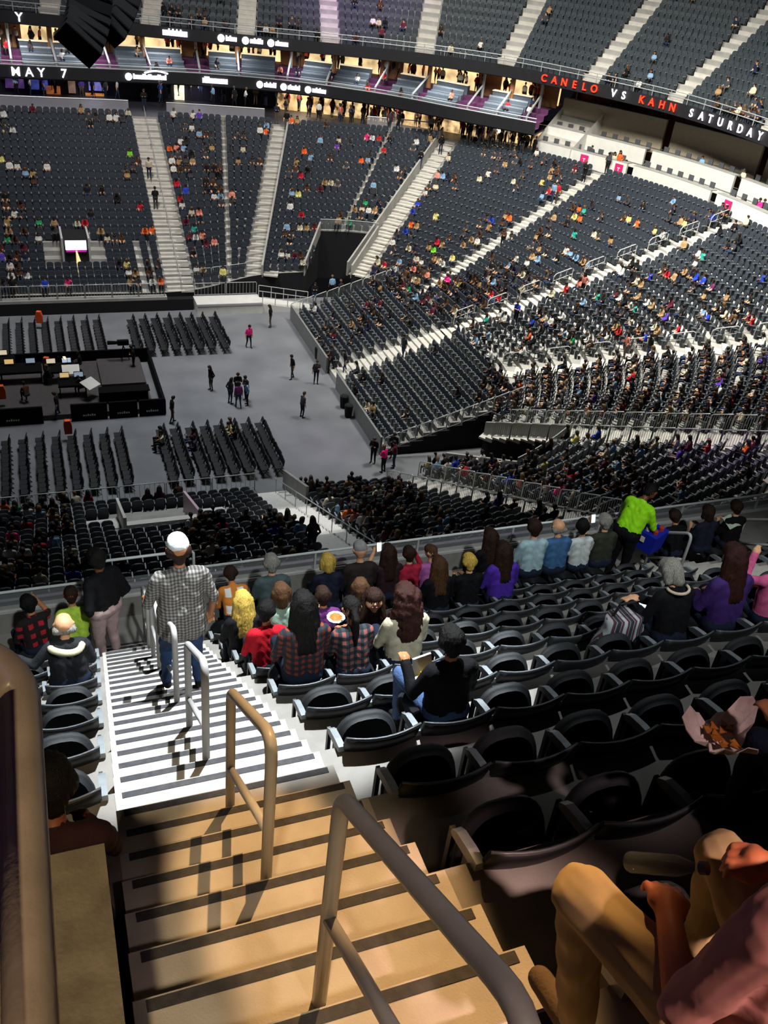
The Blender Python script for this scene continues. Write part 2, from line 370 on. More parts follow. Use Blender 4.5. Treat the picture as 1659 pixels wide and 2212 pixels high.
# ------------------------------------------------------------------ near seats
def seat_meshes():
    S = {}
    # backrest: curved shell, flat slightly dipped top
    mb = MB(); nx, nz = 8, 4; fr_, bk = [], []
    for a in range(nx+1):
        u = a/nx*2-1
        for b in range(nz+1):
            w_ = b/nz
            hw = .243-.03*(1-w_)**2
            x = hw*u; y = .06-.19*w_+.04*u*u
            z = .20+.54*w_+(.014*u*u if b == nz else 0)
            fr_.append((x, y+.016, z)); bk.append((x, y-.012, z))
    n = (nx+1)*(nz+1); idx = lambda a, b: a*(nz+1)+b
    fs = []
    for a in range(nx):
        for b in range(nz):
            fs.append((idx(a, b), idx(a, b+1), idx(a+1, b+1), idx(a+1, b)))
            fs.append((n+idx(a, b), n+idx(a+1, b), n+idx(a+1, b+1), n+idx(a, b+1)))
    for a in range(nx): fs += [(idx(a, nz), n+idx(a, nz), n+idx(a+1, nz), idx(a+1, nz)), (idx(a, 0), idx(a+1, 0), n+idx(a+1, 0), n+idx(a, 0))]
    for b in range(nz): fs += [(idx(0, b), n+idx(0, b), n+idx(0, b+1), idx(0, b+1)), (idx(nx, b), idx(nx, b+1), n+idx(nx, b+1), n+idx(nx, b))]
    mb.add(fr_+bk, fs); S['backrest'] = mb.mesh('backrest', m_seat, True)
    mb = MB(); mb.tube([(fr_[idx(a, nz)][0], fr_[idx(a, nz)][1]-.014, fr_[idx(a, nz)][2]+.003) for a in range(nx+1)], .0075, 6)
    S['top_highlight'] = mb.mesh('back_highlight', m_highlight_cap, True)  # lighter line along the top edge, a highlight built as a strip
    # seat pan, tipped up: arch outline with rounded edge
    def pan(flat):
        mb = MB(); N = 14; rings = []
        for off, ins in ((-.034, .035), (-.022, .008), (0, 0), (.022, .008), (.034, .035)):
            rg = []
            for q in range(N+1):
                a = math.pi*q/N; ca, sa = math.cos(a), math.sin(a)
                x = (.226-ins)*math.copysign(abs(ca)**.72, ca); zz = .24+(.36-ins)*abs(sa)**.62
                rg.append((x, off, zz))
            rg += [((-.21+ins), off, .12+ins), ((.21-ins), off, .12+ins)]
            rings.append(rg)
        n = len(rings[0]); vs = [p for r_ in rings for p in r_]; fs = []
        for i in range(4):
            for q in range(n): fs.append((i*n+q, i*n+(q+1) % n, (i+1)*n+(q+1) % n, (i+1)*n+q))
        fs += [tuple(range(n)), tuple(range(4*n, 5*n))[::-1]]
        if flat: vs = [(x, z-.06, .40-y) for x, y, z in vs]
        else: vs = [(x, .13+y+.20*(z-.1), z) for x, y, z in vs]
        mb.add(vs, fs); return mb.mesh('seat_pan', m_seatpad, True)
    S['pan_up'] = pan(False); S['pan_down'] = pan(True)
    mb = MB(); w = .021
    prof = [(-.06, .655), (.02, .645), (.12, .62), (.16, .59), (.165, .57), (.15, .56), (0, .59), (-.06, .61)]
    mb.poly([(-.255-w, y, z) for y, z in prof], 2*w, (1, 0, 0)); S['arm'] = mb.mesh('armrest', m_arm)
    mb = MB(); mb.box((-.27, .00, .012), (-.24, .05, .60)); mb.box((-.27, .16, .012), (-.247, .19, .57)); mb.box((-.287, -.02, 0), (-.223, .26, .014))
    S['leg'] = mb.mesh('leg', m_seat)
    for k in ('arm', 'leg'):
        me = S[k].copy(); me.transform(Matrix.Translation((.51, 0, 0))); S[k+'2'] = me
    return S
SEAT = seat_meshes()
NEAR_SEATS = []          # (row j, x centre, side)
def place_seat(j, x, label, occupied, last, first):
    yf, zf = row_front(j); yr = row_rear(j)
    t = tag(empty('folding_seat', (x, yr+.01, zf)), label, 'seat', 'folding seats of our own section')
    b = link('backrest', SEAT['backrest'], t); link('back_highlight', SEAT['top_highlight'], b)
    link('seat_pan', SEAT['pan_down' if occupied else 'pan_up'], t)
    link('armrest', SEAT['arm'], t); link('leg', SEAT['leg'], t)
    if last: link('armrest', SEAT['arm2'], t); link('leg', SEAT['leg2'], t)
    return t
OCC = {}   # (side, j, index) occupied seats: filled by the people list below
def seat_x(side, j, i):
    d = drift(row_rear(j)+.3)
    if side == 'R': return 1.35+d+.255+.51*i
    return -.02+d-.28-.51*i
# people of our own section: (name key, row j, seat side, seat index) decide which seats are folded down
PEOPLE = [  # key, row, side of the stair, x
 ('lime_boy', 8, 'L', -.05), ('red_black', 8, 'L', -.50), ('bald_man', 6, 'L', -.14), ('dark_left', 0, 'L', -.16),
 ('blonde', 6, 'R', 1.66), ('red_boy', 5, 'R', 1.70), ('long_black', 4, 'R', 1.80), ('ponytail', 4, 'R', 2.26), ('curly', 4, 'R', 2.74),
 ('facing', 5, 'R', 2.74), ('short_brown', 6, 'R', 2.08), ('purple_kid', 6, 'R', 2.55), ('brown_bob', 6, 'R', 2.95), ('lounger', 7, 'R', 3.10),
 ('blonde_short', 8, 'R', 3.26), ('grey_man', 8, 'R', 2.48), ('orange_shirt', 8, 'R', 1.99), ('grey_cap', 8, 'R', 3.72),
 ('phone_woman', 8, 'R', 4.14), ('red_jacket', 8, 'R', 4.46), ('pink_girl', 8, 'R', 4.80), ('brown_long', 7, 'R', 4.37),
 ('dark_blond', 7, 'R', 4.80), ('purple_woman', 7, 'R', 5.28), ('dark_friend', 8, 'R', 5.72), ('light_blue', 8, 'R', 6.43), ('denim', 8, 'R', 6.84),
 ('white_shirt', 8, 'R', 7.27), ('olive', 8, 'R', 7.66), ('black_reader', 8, 'F', 9.05), ('blue_reader', 8, 'F', 9.60), ('paper_reader', 8, 'F', 10.15),
 ('grey_woman', 3, 'R', 4.90), ('redhead', 3, 'R', 5.44), ('pink_edge', 3, 'R', 5.98), ('fries', 2, 'R', 2.28), ('food_paper', -1, 'R', 2.62), ('khaki', -2, 'R', 1.35),
]
def nearest_index(j, side, x):
    if side == 'F': return int(round((x-9.75)/.51))
    return max(0, int(round(((x-seat_x('R', j, 0)) if side == 'R' else (seat_x('L', j, 0)-x))/.51)))
for key, j, side, x in PEOPLE: OCC[(side, j, nearest_index(j, side, x))] = key
for j in range(-2, 9):
    nR = 14
    for i in range(nR):
        x = seat_x('R', j, i)
        yf, zf = row_front(j)
        px, py = project([(x, row_rear(j)+.1, zf+.5)])[0]
        if x > 8.05: continue
        occ = ('R', j, i) in OCC
        lab = f"{'occupied' if occ else 'empty'} black folding seat right of near stair, row {num(9-j)} from rail, {ordinal(i+1)} from stair"
        place_seat(j, x, lab, occ, i == nR-1 or seat_x('R', j, i+1) > 8.05, i == 0)
    if j >= 0:
        for i in range(3):
            x = seat_x('L', j, i); yf, zf = row_front(j)
            px, py = project([(x, row_rear(j)+.1, zf+.5)])[0]
            occ = ('L', j, i) in OCC
            lab = f"{'occupied' if occ else 'empty'} black folding seat left of near stair, row {num(9-j)} from rail, {ordinal(i+1)} from stair"
            place_seat(j, x, lab, occ, i == 0, False)
    if j >= 6:
        for i in range(5):
            x = 9.75+.51*i
            lab = f"black folding seat beyond the vendor's aisle, row {num(9-j)} from rail, {ordinal(i+1)} from aisle"
            place_seat(j, x, lab, ('F', j, i) in OCC, i == 4, False)
# steps of the next aisle
s2 = tag(empty('aisle_stair', (8.7, 8, 18)), 'short run of concrete aisle steps by the lime shirt vendor', 'stairs', kind='structure')
for k in range(18, 31):
    y1, z = nose(k); mb = MB(); mb.box((8.12, y1-ST-.03, z-.4), (9.3, y1, z)); part(mb, 'step', m_step, s2)
# ================================================================== the arena bowl
mb = MB(); mb.box((-40, 38, -.3), (27.5, 66, 0.0)); o = mb.build('floor_arena', m_floor)
o.name = 'floor'; tag(o, 'smooth grey concrete event floor of the arena', 'floor', kind='structure')
def spline(P, per_m=1.2):
    """smooth chord-parametrised curve through stations; returns samples and the station parameter u of each"""
    P = np.asarray(P, float); n = len(P)
    dt = np.linalg.norm(np.diff(P[:, :6], axis=0), axis=1)**.9
    m = np.zeros_like(P); d = np.diff(P, axis=0)/dt[:, None]
    m[0], m[-1] = d[0], d[-1]
    for i in range(1, n-1): m[i] = (d[i]*dt[i-1]+d[i-1]*dt[i])/(dt[i]+dt[i-1])
    out, us = [], []
    for i in range(n-1):
        k = max(3, int(np.linalg.norm(P[i+1]-P[i])*per_m))
        for q in range(k):
            t = q/k; h = dt[i]
            out.append((2*t**3-3*t*t+1)*P[i]+(t**3-2*t*t+t)*h*m[i]+(-2*t**3+3*t*t)*P[i+1]+(t**3-t*t)*h*m[i+1]); us.append(i+t)
    out.append(P[-1]); us.append(n-1.0)
    return np.array(out), np.array(us)
LB = [((-18, 65, 1.2), (-18, 83.1, 9.7)), ((2, 65, 1.2), (2, 83.1, 9.7)), ((9.85, 65, 1.2), (9.85, 83.1, 9.7)), ((16.2, 66.2, 1.9), (22.3, 82.7, 9.5)),
      ((23.5, 65.4, 2.0), (36.4, 79.2, 9.5)), ((26.4, 60.0, 1.8), (44.6, 66.2, 9.9)), ((25.2, 51.3, 2.9), (47, 51.3, 10.3)), ((26.4, 46.4, 2.3), (44.8, 33.7, 10.0)),
      ((23.1, 39.9, 2.0), (34.6, 24.9, 8.4)), ((17.1, 37.4, .8), (21.5, 20.2, 8.0)), ((9.95, 38.2, .45), (9.95, 17.4, 9.2)), ((2, 38.4, .40), (2, 17.4, 9.2)), ((-18, 38.4, .4), (-18, 17.4, 9.2))]
A1, A2, A3, A4, A5, A6, A7, A8, A9 = 2, 3, 4, 5, 6, 7, 8, 9, 10
LS, LU = spline([list(a)+list(b) for a, b in LB], 1.3)
NR = 23
HOLES = [(3.44, 3.93, 6), (8.05, 8.60, 6)]
def in_hole(u, k): return any(a < u < b and k < h for a, b, h in HOLES)
def lb_row(k):   # polyline of the front edge of row k
    return LS[:, :3]+(LS[:, 3:]-LS[:, :3])*(k/NR)
ROWS = [lb_row(k) for k in range(NR+1)]
mb = MB(); nS = len(LS)
V = []; Fq = []
for k in range(NR):
    a, b = ROWS[k], ROWS[k+1]; o0 = len(V)
    for i in range(nS):
        V += [a[i], (b[i][0], b[i][1], a[i][2]), b[i]]
    for i in range(nS-1):
        if in_hole((LU[i]+LU[i+1])/2, k): continue
        p, q = o0+3*i, o0+3*(i+1)
        Fq += [(p, q, q+1, p+1), (p+1, q+1, q+2, p+2)]
mb.add(V, Fq); o = mb.build('floor_bowl', m_conc); o.name = 'floor'
tag(o, 'stepped concrete terrace of the lower bowl around the event floor', 'floor', kind='structure')
# skirt under the first row and black linings of the two vomitory openings
mb = MB()
for i in range(nS-1):
    um = (LU[i]+LU[i+1])/2
    if in_hole(um, 0): continue
    p, q = ROWS[0][i], ROWS[0][i+1]
    mb.quad((p[0], p[1], 0), (q[0], q[1], 0), q, p)
o = mb.build('wall_bowl_front', m_black); tag(o, 'black draped wall below the first row of the lower bowl', 'wall', kind='structure')
for hi, (ua, ub, hk) in enumerate(HOLES):
    mb = MB(); ids = [i for i in range(nS-1) if ua < (LU[i]+LU[i+1])/2 < ub]; i0, i1 = ids[0], ids[-1]+1
    for i in (i0, i1):
        for k in range(hk):
            p, q = ROWS[k][i], ROWS[k+1][i]
            mb.quad((p[0], p[1], 0), (q[0], q[1], 0), (q[0], q[1], p[2]), p)
    for i in range(i0, i1):
        p, q = ROWS[hk][i], ROWS[hk][i+1]
        mb.quad((p[0], p[1], 0), (q[0], q[1], 0), q, p)
    o = mb.build('wall_vomitory', m_black); tag(o, ['black lined vomitory opening in the far corner of the bowl', 'black lined vomitory opening in the near corner of the bowl'][hi], 'wall', kind='structure')
    # white edge walls and picket rail around the opening
    w = tag(empty('vomitory_rail', ROWS[hk][i0]), ['pale parapet and picket rail around the far vomitory opening', 'pale parapet and picket rail around the near vomitory opening'][hi], 'railing')
    for i in (i0, i1):
        mb = MB()
        p, q = ROWS[0][i], ROWS[hk][i]; L = np.array([.0, 0, .75]); sgn = .07
        e = np.array([ROWS[0][i1][0]-ROWS[0][i0][0], ROWS[0][i1][1]-ROWS[0][i0][1], 0]); e /= np.linalg.norm(e); e *= sgn
        mb.hexa([p-e-[0, 0, .3], q-e-[0, 0, .3], q+e-[0, 0, .3], p+e-[0, 0, .3]], [p-e+L, q-e+L, q+e+L, p+e+L]); part(mb, 'parapet', m_conc, w)
    pts = [ROWS[hk][i] for i in range(i0, i1+1)]
    mb = MB(); mb.tube([p+[0, 0, .95] for p in pts], .03, 6); mb.tube([p+[0, 0, .12] for p in pts], .025, 6); part(mb, 'rail', m_fence, w)
    mb = MB()
    for a, b in zip(pts[:-1], pts[1:]):
        for q in np.arange(0, 1, .14): p = a+(b-a)*q; mb.tube([p+[0, 0, .1], p+[0, 0, .95]], .012, 4, caps=False)
    part(mb, 'pickets', m_fence, w)
# ------------------------------------------------------------------ aisles of the bowl
def station(u):
    i = min(np.searchsorted(LU, u), nS-1); i0 = max(i-1, 0)
    t = 0 if LU[i] == LU[i0] else (u-LU[i0])/(LU[i]-LU[i0])
    return LS[i0]+(LS[i]-LS[i0])*t
def aisle(u, spans, label, k0=0, walls=(), wall_h=.75, rail=None, mat=None):
    s = station(u); B, T = s[:3], s[3:]; d = T-B; ph = d[:2]/np.linalg.norm(d[:2]); lat = np.array([-ph[1], ph[0], 0])   # lateral (left when looking up)
    t = tag(empty('aisle_stair', tuple(B)), label, 'stairs', kind='structure')
    for a, b in spans:
        for k in range(k0, NR):
            p, q = B+d*(k/NR), B+d*((k+1)/NR); dz = q[2]-p[2]; m = (p+q)/2
            mb = MB(); f = lambda P, off, z: (P[0]+lat[0]*off, P[1]+lat[1]*off, z)
            mb.hexa([f(p, a, p[2]-.1), f(m, a, p[2]-.1), f(m, b, p[2]-.1), f(p, b, p[2]-.1)], [f(p, a, p[2]+.012), f(m, a, p[2]+.012), f(m, b, p[2]+.012), f(p, b, p[2]+.012)])
            part(mb, 'step', mat or m_aisle, t)
            mb = MB(); zz = p[2]+dz/2
            mb.hexa([f(m, a, p[2]-.1), f(q, a, p[2]-.1), f(q, b, p[2]-.1), f(m, b, p[2]-.1)], [f(m, a, zz), f(q, a, zz), f(q, b, zz), f(m, b, zz)])
            part(mb, 'step', mat or m_aisle, t)
    for wo in walls:
        mb = MB(); p, q = B+d*(k0/NR), T; f = lambda P, off, z: (P[0]+lat[0]*off, P[1]+lat[1]*off, P[2]+z)
        mb.hexa([f(p, wo-.07, -.2), f(q, wo-.07, -.2), f(q, wo+.07, -.2), f(p, wo+.07, -.2)], [f(p, wo-.07, wall_h), f(q, wo-.07, wall_h), f(q, wo+.07, wall_h), f(p, wo+.07, wall_h)])
        part(mb, 'divider_wall', m_conc, t)
    if rail is not None:
        mb = MB(); mb.tube([B+d*(k0/NR)+lat*rail+[0, 0, .85], T+lat*rail+[0, 0, .85]], .025, 6)
        for k in range(k0, NR, 2):
            p = B+d*((k+.3)/NR)+lat*rail; mb.tube([p, p+[0, 0, .85]], .02, 5, caps=False)
        part(mb, 'centre_rail', m_fence, t)
    return t, B, d, lat
AISLE_W = {A1: (-1.05, 1.05), A2: (-1.45, 1.3), A3: (-.8, 1.2), A4: (-.75, .75), A5: (-.8, .8), A6: (-.8, .8), A7: (-1.1, 1.1), A8: (-1.1, 1.1), A9: (-1.05, 1.05), 3.0001: (0, 0)}
aisle(A1, [(-.97, .97)], 'wide pale stair with centre rail left of the draped far corner', rail=0.0)
aisle(A2, [(.12, 1.3), (-1.2, -.12)], 'double stair split by a pale wall, far side of the bowl', walls=(0.0,))
aisle(A3, [(-.75, .55)], 'pale stair with a solid side wall climbing from the far vomitory', walls=(.7,), wall_h=.9)
aisle(A4, [(-.7, .7)], 'long straight pale stair climbing to the white press tiers')
aisle(A5, [(-.75, .75)], 'pale stair with hoop rails on the centre line of the end stand')
aisle(A6, [(-.75, .75)], 'brightly lit stair with hoop rails through the crowded near end block')
aisle(A7, [(-.95, .95)], 'pale stair between two picket fences above the near vomitory')
aisle(A8, [(-.95, .95)], 'pale stair between picket fences at the near corner of the floor')
aisle(A9, [(-1.0, 1.0)], 'bright white stair with twin rails in the stand below us', rail=.35, mat=pmat('white_stair_paint', '#d6d4cd', .6, var=.06))
# hoop rails along A5, A6
def hoops(u, ks, off, label, group):
    s = station(u); B, T = s[:3], s[3:]; d = T-B; ph = d[:2]/np.linalg.norm(d[:2]); lat = np.array([-ph[1], ph[0], 0])
    for n_, k in enumerate(ks):
        p, q = B+d*(k/NR)+lat*off, B+d*((k+1.5)/NR)+lat*off
        t = tag(empty('hoop_handrail', tuple(p)), f'{label}, number {num(n_+1)} up', 'handrail', group)
        H = np.array([0, 0, .92]); e = (q-p)*.12
        mb = MB(); mb.tube([p, p+H*.85, p+H+e, q+H-e, q+H*.85, q], .032, 6); part(mb, 'rail', m_rail, t)
        mb = MB(); mb.tube([p+H*.5, q+H*.5], .025, 6)
        for f in (.33, .66): mb.tube([p+(q-p)*f, p+(q-p)*f+H], .02, 5)
        part(mb, 'mid_bar', m_rail, t)
hoops(A5, [1, 3.5, 6, 8.5, 11, 13.5, 16, 18.5, 21], .9, 'pale hoop rail along the centre stair of the end stand', 'hoop rails of the end stair')
hoops(A6, [.6, 3.2, 5.6, 8, 10.4, 12.8, 15.2], .9, 'pale hoop rail along the bright stair of the crowded end block', 'hoop rails of the bright stair')
# picket fence panels along A7 and A8
def fence_panel_mesh(L, dz):
    mb = MB(); h = 1.0
    mb.tube([(0, 0, 0), (0, 0, h-.08), (.06, 0, h), (L-.06, 0, h+dz), (L, 0, h+dz-.08), (L, 0, dz)], .028, 6)
    f = mb.mesh('frame', m_fence, True)
    mb = MB(); mb.tube([(0, 0, .12), (L, 0, .12+dz)], .02, 5)
    for q in range(1, 9): mb.tube([(L*q/9, 0, .12+dz*q/9), (L*q/9, 0, h-.01+dz*q/9)], .011, 4, caps=False)
    return f, mb.mesh('pickets', m_fence)
def fence_line(P, Q, n, label, group):
    P, Q = np.array(P, float), np.array(Q, float); d = (Q-P)/n; L = math.hypot(d[0], d[1]); a = math.atan2(d[1], d[0])
    f, pk = fence_panel_mesh(L*.96, d[2]*.96)
    for i in range(n):
        t = tag(empty('fence_panel', tuple(P+d*i), a), f'{label}, panel {num(i+1)}', 'fence', group)
        link('frame', f, t); link('pickets', pk, t)
def lat_of(u):
    s = station(u); d = s[3:]-s[:3]; ph = d[:2]/np.linalg.norm(d[:2]); return s[:3], d, np.array([-ph[1], ph[0], 0])
for u, nm in ((A7, 'near vomitory stair'), (A8, 'near corner stair')):
    B, d, lt = lat_of(u)
    for off, side in ((1.05, 'upper'), (-1.05, 'lower')):
        k0 = 1 if u == A7 else 0
        fence_line(B+d*(k0/NR)+lt*off, B+d*((19 if u == A7 else 17)/NR)+lt*off, 14 if u == A7 else 12, f'grey picket fence, {side} side of the {nm}', f'picket fence panels, {side} side of the {nm}')
# narrow pale strips between seat blocks on the far side
for u, k0, k1 in ((2.55, 0, 21), (3.62, 6, 20), (1.64, 0, 6)):
    s = station(u); B, d = s[:3], s[3:]-s[:3]
    mb = MB()
    for k in range(k0, k1):
        p, q = B+d*(k/NR), B+d*((k+1)/NR); mb.box((p[0]-.11, min(p[1], q[1]), p[2]), (p[0]+.11, max(p[1], q[1]), p[2]+.02)) if abs(d[0]) < 1 else mb.hexa([(p[0]-.1, p[1], p[2]), (q[0]-.1, q[1], p[2]), (q[0]+.1, q[1], p[2]), (p[0]+.1, p[1], p[2])], [(p[0]-.1, p[1], p[2]+.02), (q[0]-.1, q[1], p[2]+.02), (q[0]+.1, q[1], p[2]+.02), (p[0]+.1, p[1], p[2]+.02)])
    o = mb.build('trim_strip', m_aisle); o.name = 'trim_2'; tag(o, ['pale gap strip between seats right of the wide far stair', 'pale diagonal gap strip above the far vomitory', 'pale gap strip beside the lit arch sign'][(2.55, 3.62, 1.64).index(u)], 'trim', kind='structure')
# ------------------------------------------------------------------ retractable end stand
RX0, RN, RP, RR = 17.6, 10, .80, .27
ret = tag(empty('floor', (17.6, 51.5, 0)), 'low stepped platform of the movable end stand', 'floor', kind='structure')
for blk, (ya, yb) in enumerate(((41.6, 50.4), (52.2, 61.8))):
    for k in range(RN):
        mb = MB(); x = RX0+RP*k; mb.box((x, ya, 0), (x+RP, yb, .38+RR*k)); part(mb, 'platform_row', m_conc, ret)
rs = tag(empty('aisle_stair', (17.6, 51.3, .3)), 'wide pale stair dividing the movable end stand', 'stairs', kind='structure')
for k in range(RN):
    for q in (0, 1):
        mb = MB(); x = RX0+RP*(k+q*.5); mb.box((x, 50.4, 0), (x+RP*.5, 52.2, .38+RR*k+q*RR*.5)); part(mb, 'step', m_aisle, rs)
for i, (ya, yb) in enumerate(((41.6, 50.2), (52.4, 61.8))):
    mb = MB(); mb.box((17.35, ya, 0), (17.47, yb, 1.15)); o = mb.build('wall_stand_front', pmat('grey_board', '#7d7f7c', .6, var=.12, scale=3))
    tag(o, ['grey board along the front of the movable stand, near half', 'grey board along the front of the movable stand, far half'][i], 'wall', kind='structure')
fence_line((17.5, 62.2, .1), (26.0, 62.6, 2.6), 9, 'grey picket fence on the far end of the movable stand', 'picket fence panels, far end of the movable stand')
fence_line((17.5, 41.3, .3), (25.8, 41.0, 3.1), 9, 'grey picket fence on the near end of the movable stand', 'picket fence panels, near end of the movable stand')
mb = MB()
for k in range(RN): mb.box((RX0+RP*k, 41.45, 0), (RX0+RP*(k+1), 41.58, .38+RR*k-.16))
o = mb.build('wall_stand_side', m_black); tag(o, 'black drape on the near side of the movable stand', 'wall', kind='structure')
# black bins under the stand front
for i, (px, py) in enumerate([(668, 735), (690, 775), (745, 880), (755, 900)]):
    p = at_z(px, py, 0); mb = MB(); mb.tube([(0, 0, 0), (0, 0, .1), (0, 0, .8), (0, 0, .86)], [.2, .22, .27, .2], 10)
    o = mb.build('waste_bin', m_black, None, False, (p[0]-.1, p[1], 0)); tag(o, ['black bin at the far end of the movable stand front', 'black bin beside the far stand steps', 'black bin at the near stand board, left of the pair', 'black bin at the near stand board, right of the pair'][i], 'bin')
# ------------------------------------------------------------------ far side: dasher, rail, platform and ramp
mb = MB(); mb.box((-30, 64.3, 0), (10.6, 64.9, .85)); o = mb.build('wall_far', m_black); tag(o, 'black wall along the far side of the event floor', 'wall', kind='structure')
mb = MB(); mb.box((-30, 64.3, .85), (8.7, 65.0, 1.05)); o = mb.build('trim_3', m_conc); tag(o, 'pale ledge on the black far wall', 'trim', kind='structure')
fence_line((-10, 64.5, 1.05), (8.6, 64.5, 1.05), 10, 'grey picket rail on the black far wall', 'picket rail panels on the far wall')
fence_line((10.9, 65.9, 1.5), (15.1, 66.6, 1.7), 3, 'grey picket rail before the seats beside the wide far stair', 'picket rail panels by the wide far stair')
pl = tag(empty('platform', (13, 64, 0)), 'white wheelchair platform with picket rail at the far floor edge', 'platform')
mb = MB(); mb.box((10.7, 63.2, 0), (15.6, 65.1, .78)); part(mb, 'deck', m_white, pl)
mb = MB(); mb.box((10.7, 63.15, .70), (15.6, 63.24, .84)); part(mb, 'edge', m_rail, pl)
fp, pk = fence_panel_mesh(2.3, 0)
for x in (10.8, 13.2): link('rail', fp, pl, (x-13, 65.0-64, .78)); link('pickets', pk, pl, (x-13, 65.0-64, .78))
rp_ = tag(empty('access_ramp', (17.5, 64, 0)), 'white sloping access ramp with open tube rail beside the platform', 'ramp')
mb = MB(); mb.hexa([(15.6, 63.3, 0), (19.6, 63.3, 0), (19.6, 64.7, 0), (15.6, 64.7, 0)], [(15.6, 63.3, .7), (19.6, 63.3, .05), (19.6, 64.7, .05), (15.6, 64.7, .7)]); part(mb, 'deck', m_white, rp_)
for yy in (63.35, 64.65):
    mb = MB()
    for h in (.95, .5): mb.tube([(15.6, yy, .7+h), (19.5, yy, .06+h)], .03, 6)
    for q in range(5): mb.tube([(15.6+q*.975, yy, .7-.16*q), (15.6+q*.975, yy, .7-.16*q+.95)], .03, 6)
    part(mb, 'rail', m_rail, rp_)
# lit arch with glowing sign and tapering lamp in the far block
ar = tag(empty('lit_arch', (2.2, 66.5, 1.5)), 'portal with glowing white sign and tapering yellow light in the far seats', 'portal')
b0 = at_z(170, 600, 1.4); AX, AY = b0[0], b0[1]
mb = MB(); mb.box((AX-.85, AY-.1, 1.0), (AX+.85, AY+2.6, 4.2)); part(mb, 'dark_box', m_black, ar)
for sx in (-.92, .92):
    mb = MB(); mb.box((AX+sx-.07, AY-.25, 1.1), (AX+sx+.07, AY+2.6, 4.4)); part(mb, 'side_post', m_rail, ar)
mb = MB(); mb.box((AX-.72, AY-.2, 3.55), (AX+.72, AY-.1, 4.2)); part(mb, 'sign', m_led, ar)
mb = MB(); mb.tube([(AX+.2, AY-.3, 1.55), (AX+.15, AY-.3, 2.2), (AX, AY-.3, 3.5)], [.34, .24, .05], 10); part(mb, 'light_cone', emat('yellow_light', '#ffe9a8', 1.6), ar)
mb = MB(); mb.box((AX-.7, AY-.22, 3.4), (AX+.7, AY-.12, 3.55)); part(mb, 'magenta_edge', emat('magenta_glow', '#c020a0', 1.5), ar)
for sx in (-2.0, 1.1):
    mb = MB()
    for q in range(5): mb.box((AX+sx, AY-.2+.36*q, 1.0), (AX+sx+.9, AY+.16+.36*q, 1.35+.17*q))
    part(mb, 'side_steps', m_aisle, ar)
# near barrier along the floor
fence_line((-9, 39.3, 0), (9.6, 39.3, 0), 8, 'low clear barrier along the near edge of the event floor', 'barrier panels on the near floor edge')
mb = MB(); mb.box((-18, 38.2, 0), (9, 39.2, .30)); mb.box((11, 37.6, 0), (17, 38.6, .3)); o = mb.build('floor_near_walk', m_conc); o.name = 'floor'; tag(o, 'raised concrete walk in front of the near stand', 'floor', kind='structure')
bx_ = tag(empty('stair_wall', (9.0, 37, 1)), 'pale angled wall beside the bright stair below us', 'wall', kind='structure')
mb = MB(); mb.hexa([(11.0, 39.2, 0), (11.15, 39.2, 0), (11.15, 35.0, 0), (11.0, 35.0, 0)], [(11.0, 39.2, 1.1), (11.15, 39.2, 1.1), (11.15, 35.0, 2.7), (11.0, 35.0, 2.7)]); part(mb, 'panel', m_conc, bx_)
# white stair box in the stand below us
vb = tag(empty('stair_well', (3.5, 33, 1)), 'white stair well with two parapets in the stand below us', 'stair well')
w0 = at_z(345, 1130, 2.6); WX, WY = w0[0], w0[1]
for sx, mm in ((-1.55, m_white), (1.55, pmat('pink_lit_panel', '#d8b8c8', .5, var=.05))):  # pink light put into the colour of the right parapet
    mb = MB(); mb.hexa([(WX+sx-.06, WY+3.0, .5), (WX+sx+.06, WY+3.0, .5), (WX+sx+.06, WY-1.2, .5), (WX+sx-.06, WY-1.2, .5)], [(WX+sx-.06, WY+3.0, 2.2), (WX+sx+.06, WY+3.0, 2.2), (WX+sx+.06, WY-1.2, 3.9), (WX+sx-.06, WY-1.2, 3.9)]); part(mb, 'parapet', mm, vb)
mb = MB(); mb.box((WX-1.5, WY-1.2, 2.9), (WX+1.5, WY-.9, 3.5)); part(mb, 'head_wall', m_white, vb)
for q in range(4):
    for sx in (-3.2, 1.7):
        mb = MB(); mb.box((WX+sx, WY+1.6-.42*q, 1.0), (WX+sx+1.5, WY+2.0-.42*q, 1.75+.2*q)); part(mb, 'step', m_white, vb)
# ================================================================== bowl seats (positions first, meshes later)
def far_seat_template():
    v, f, m = [], [], []
    mb = MB()
    prof = [(-.235, .30), (-.245, .74), (-.20, .85), (-.10, .90), (.10, .90), (.20, .85), (.245, .74), (.235, .30)]
    mb.poly([(x, -.04-.12*(z-.36), z) for x, z in prof], .06, (0, 1, 0), 0)
    mb.poly([(x*.93, .12, .12+.52*(z-.30)/.60) for x, z in prof], .09, (0, 1, 0), 0)
    mb.box((-.27, .02, .52), (-.225, .36, .57), 1)
    mb.box((-.26, .04, .0), (-.235, .16, .52), 0)
    return np.array(mb.v), mb.f, mb.m
FSV, FSF, FSM = far_seat_template()
SEATS = []   # dicts: pos, yaw (local +y direction angle), sec, row, idx, tier
SECNAME = {0: 'far block beside the lit arch', 1: 'far block beside the lit arch', 2: 'far block right of wide stair', 3: 'far corner block above the tunnel', 4: 'far corner block by walled stair', 5: 'end block below press tiers',
           6: 'end block by the centre stair', 7: 'crowded block above picket fence', 8: 'near corner block above tunnel', 9: 'stand right of the white stair', 10: 'stand left of the white stair', 11: 'stand left of the white stair'}
GAPS = {2.55: .16, 3.62: .16, 1.64: .16}
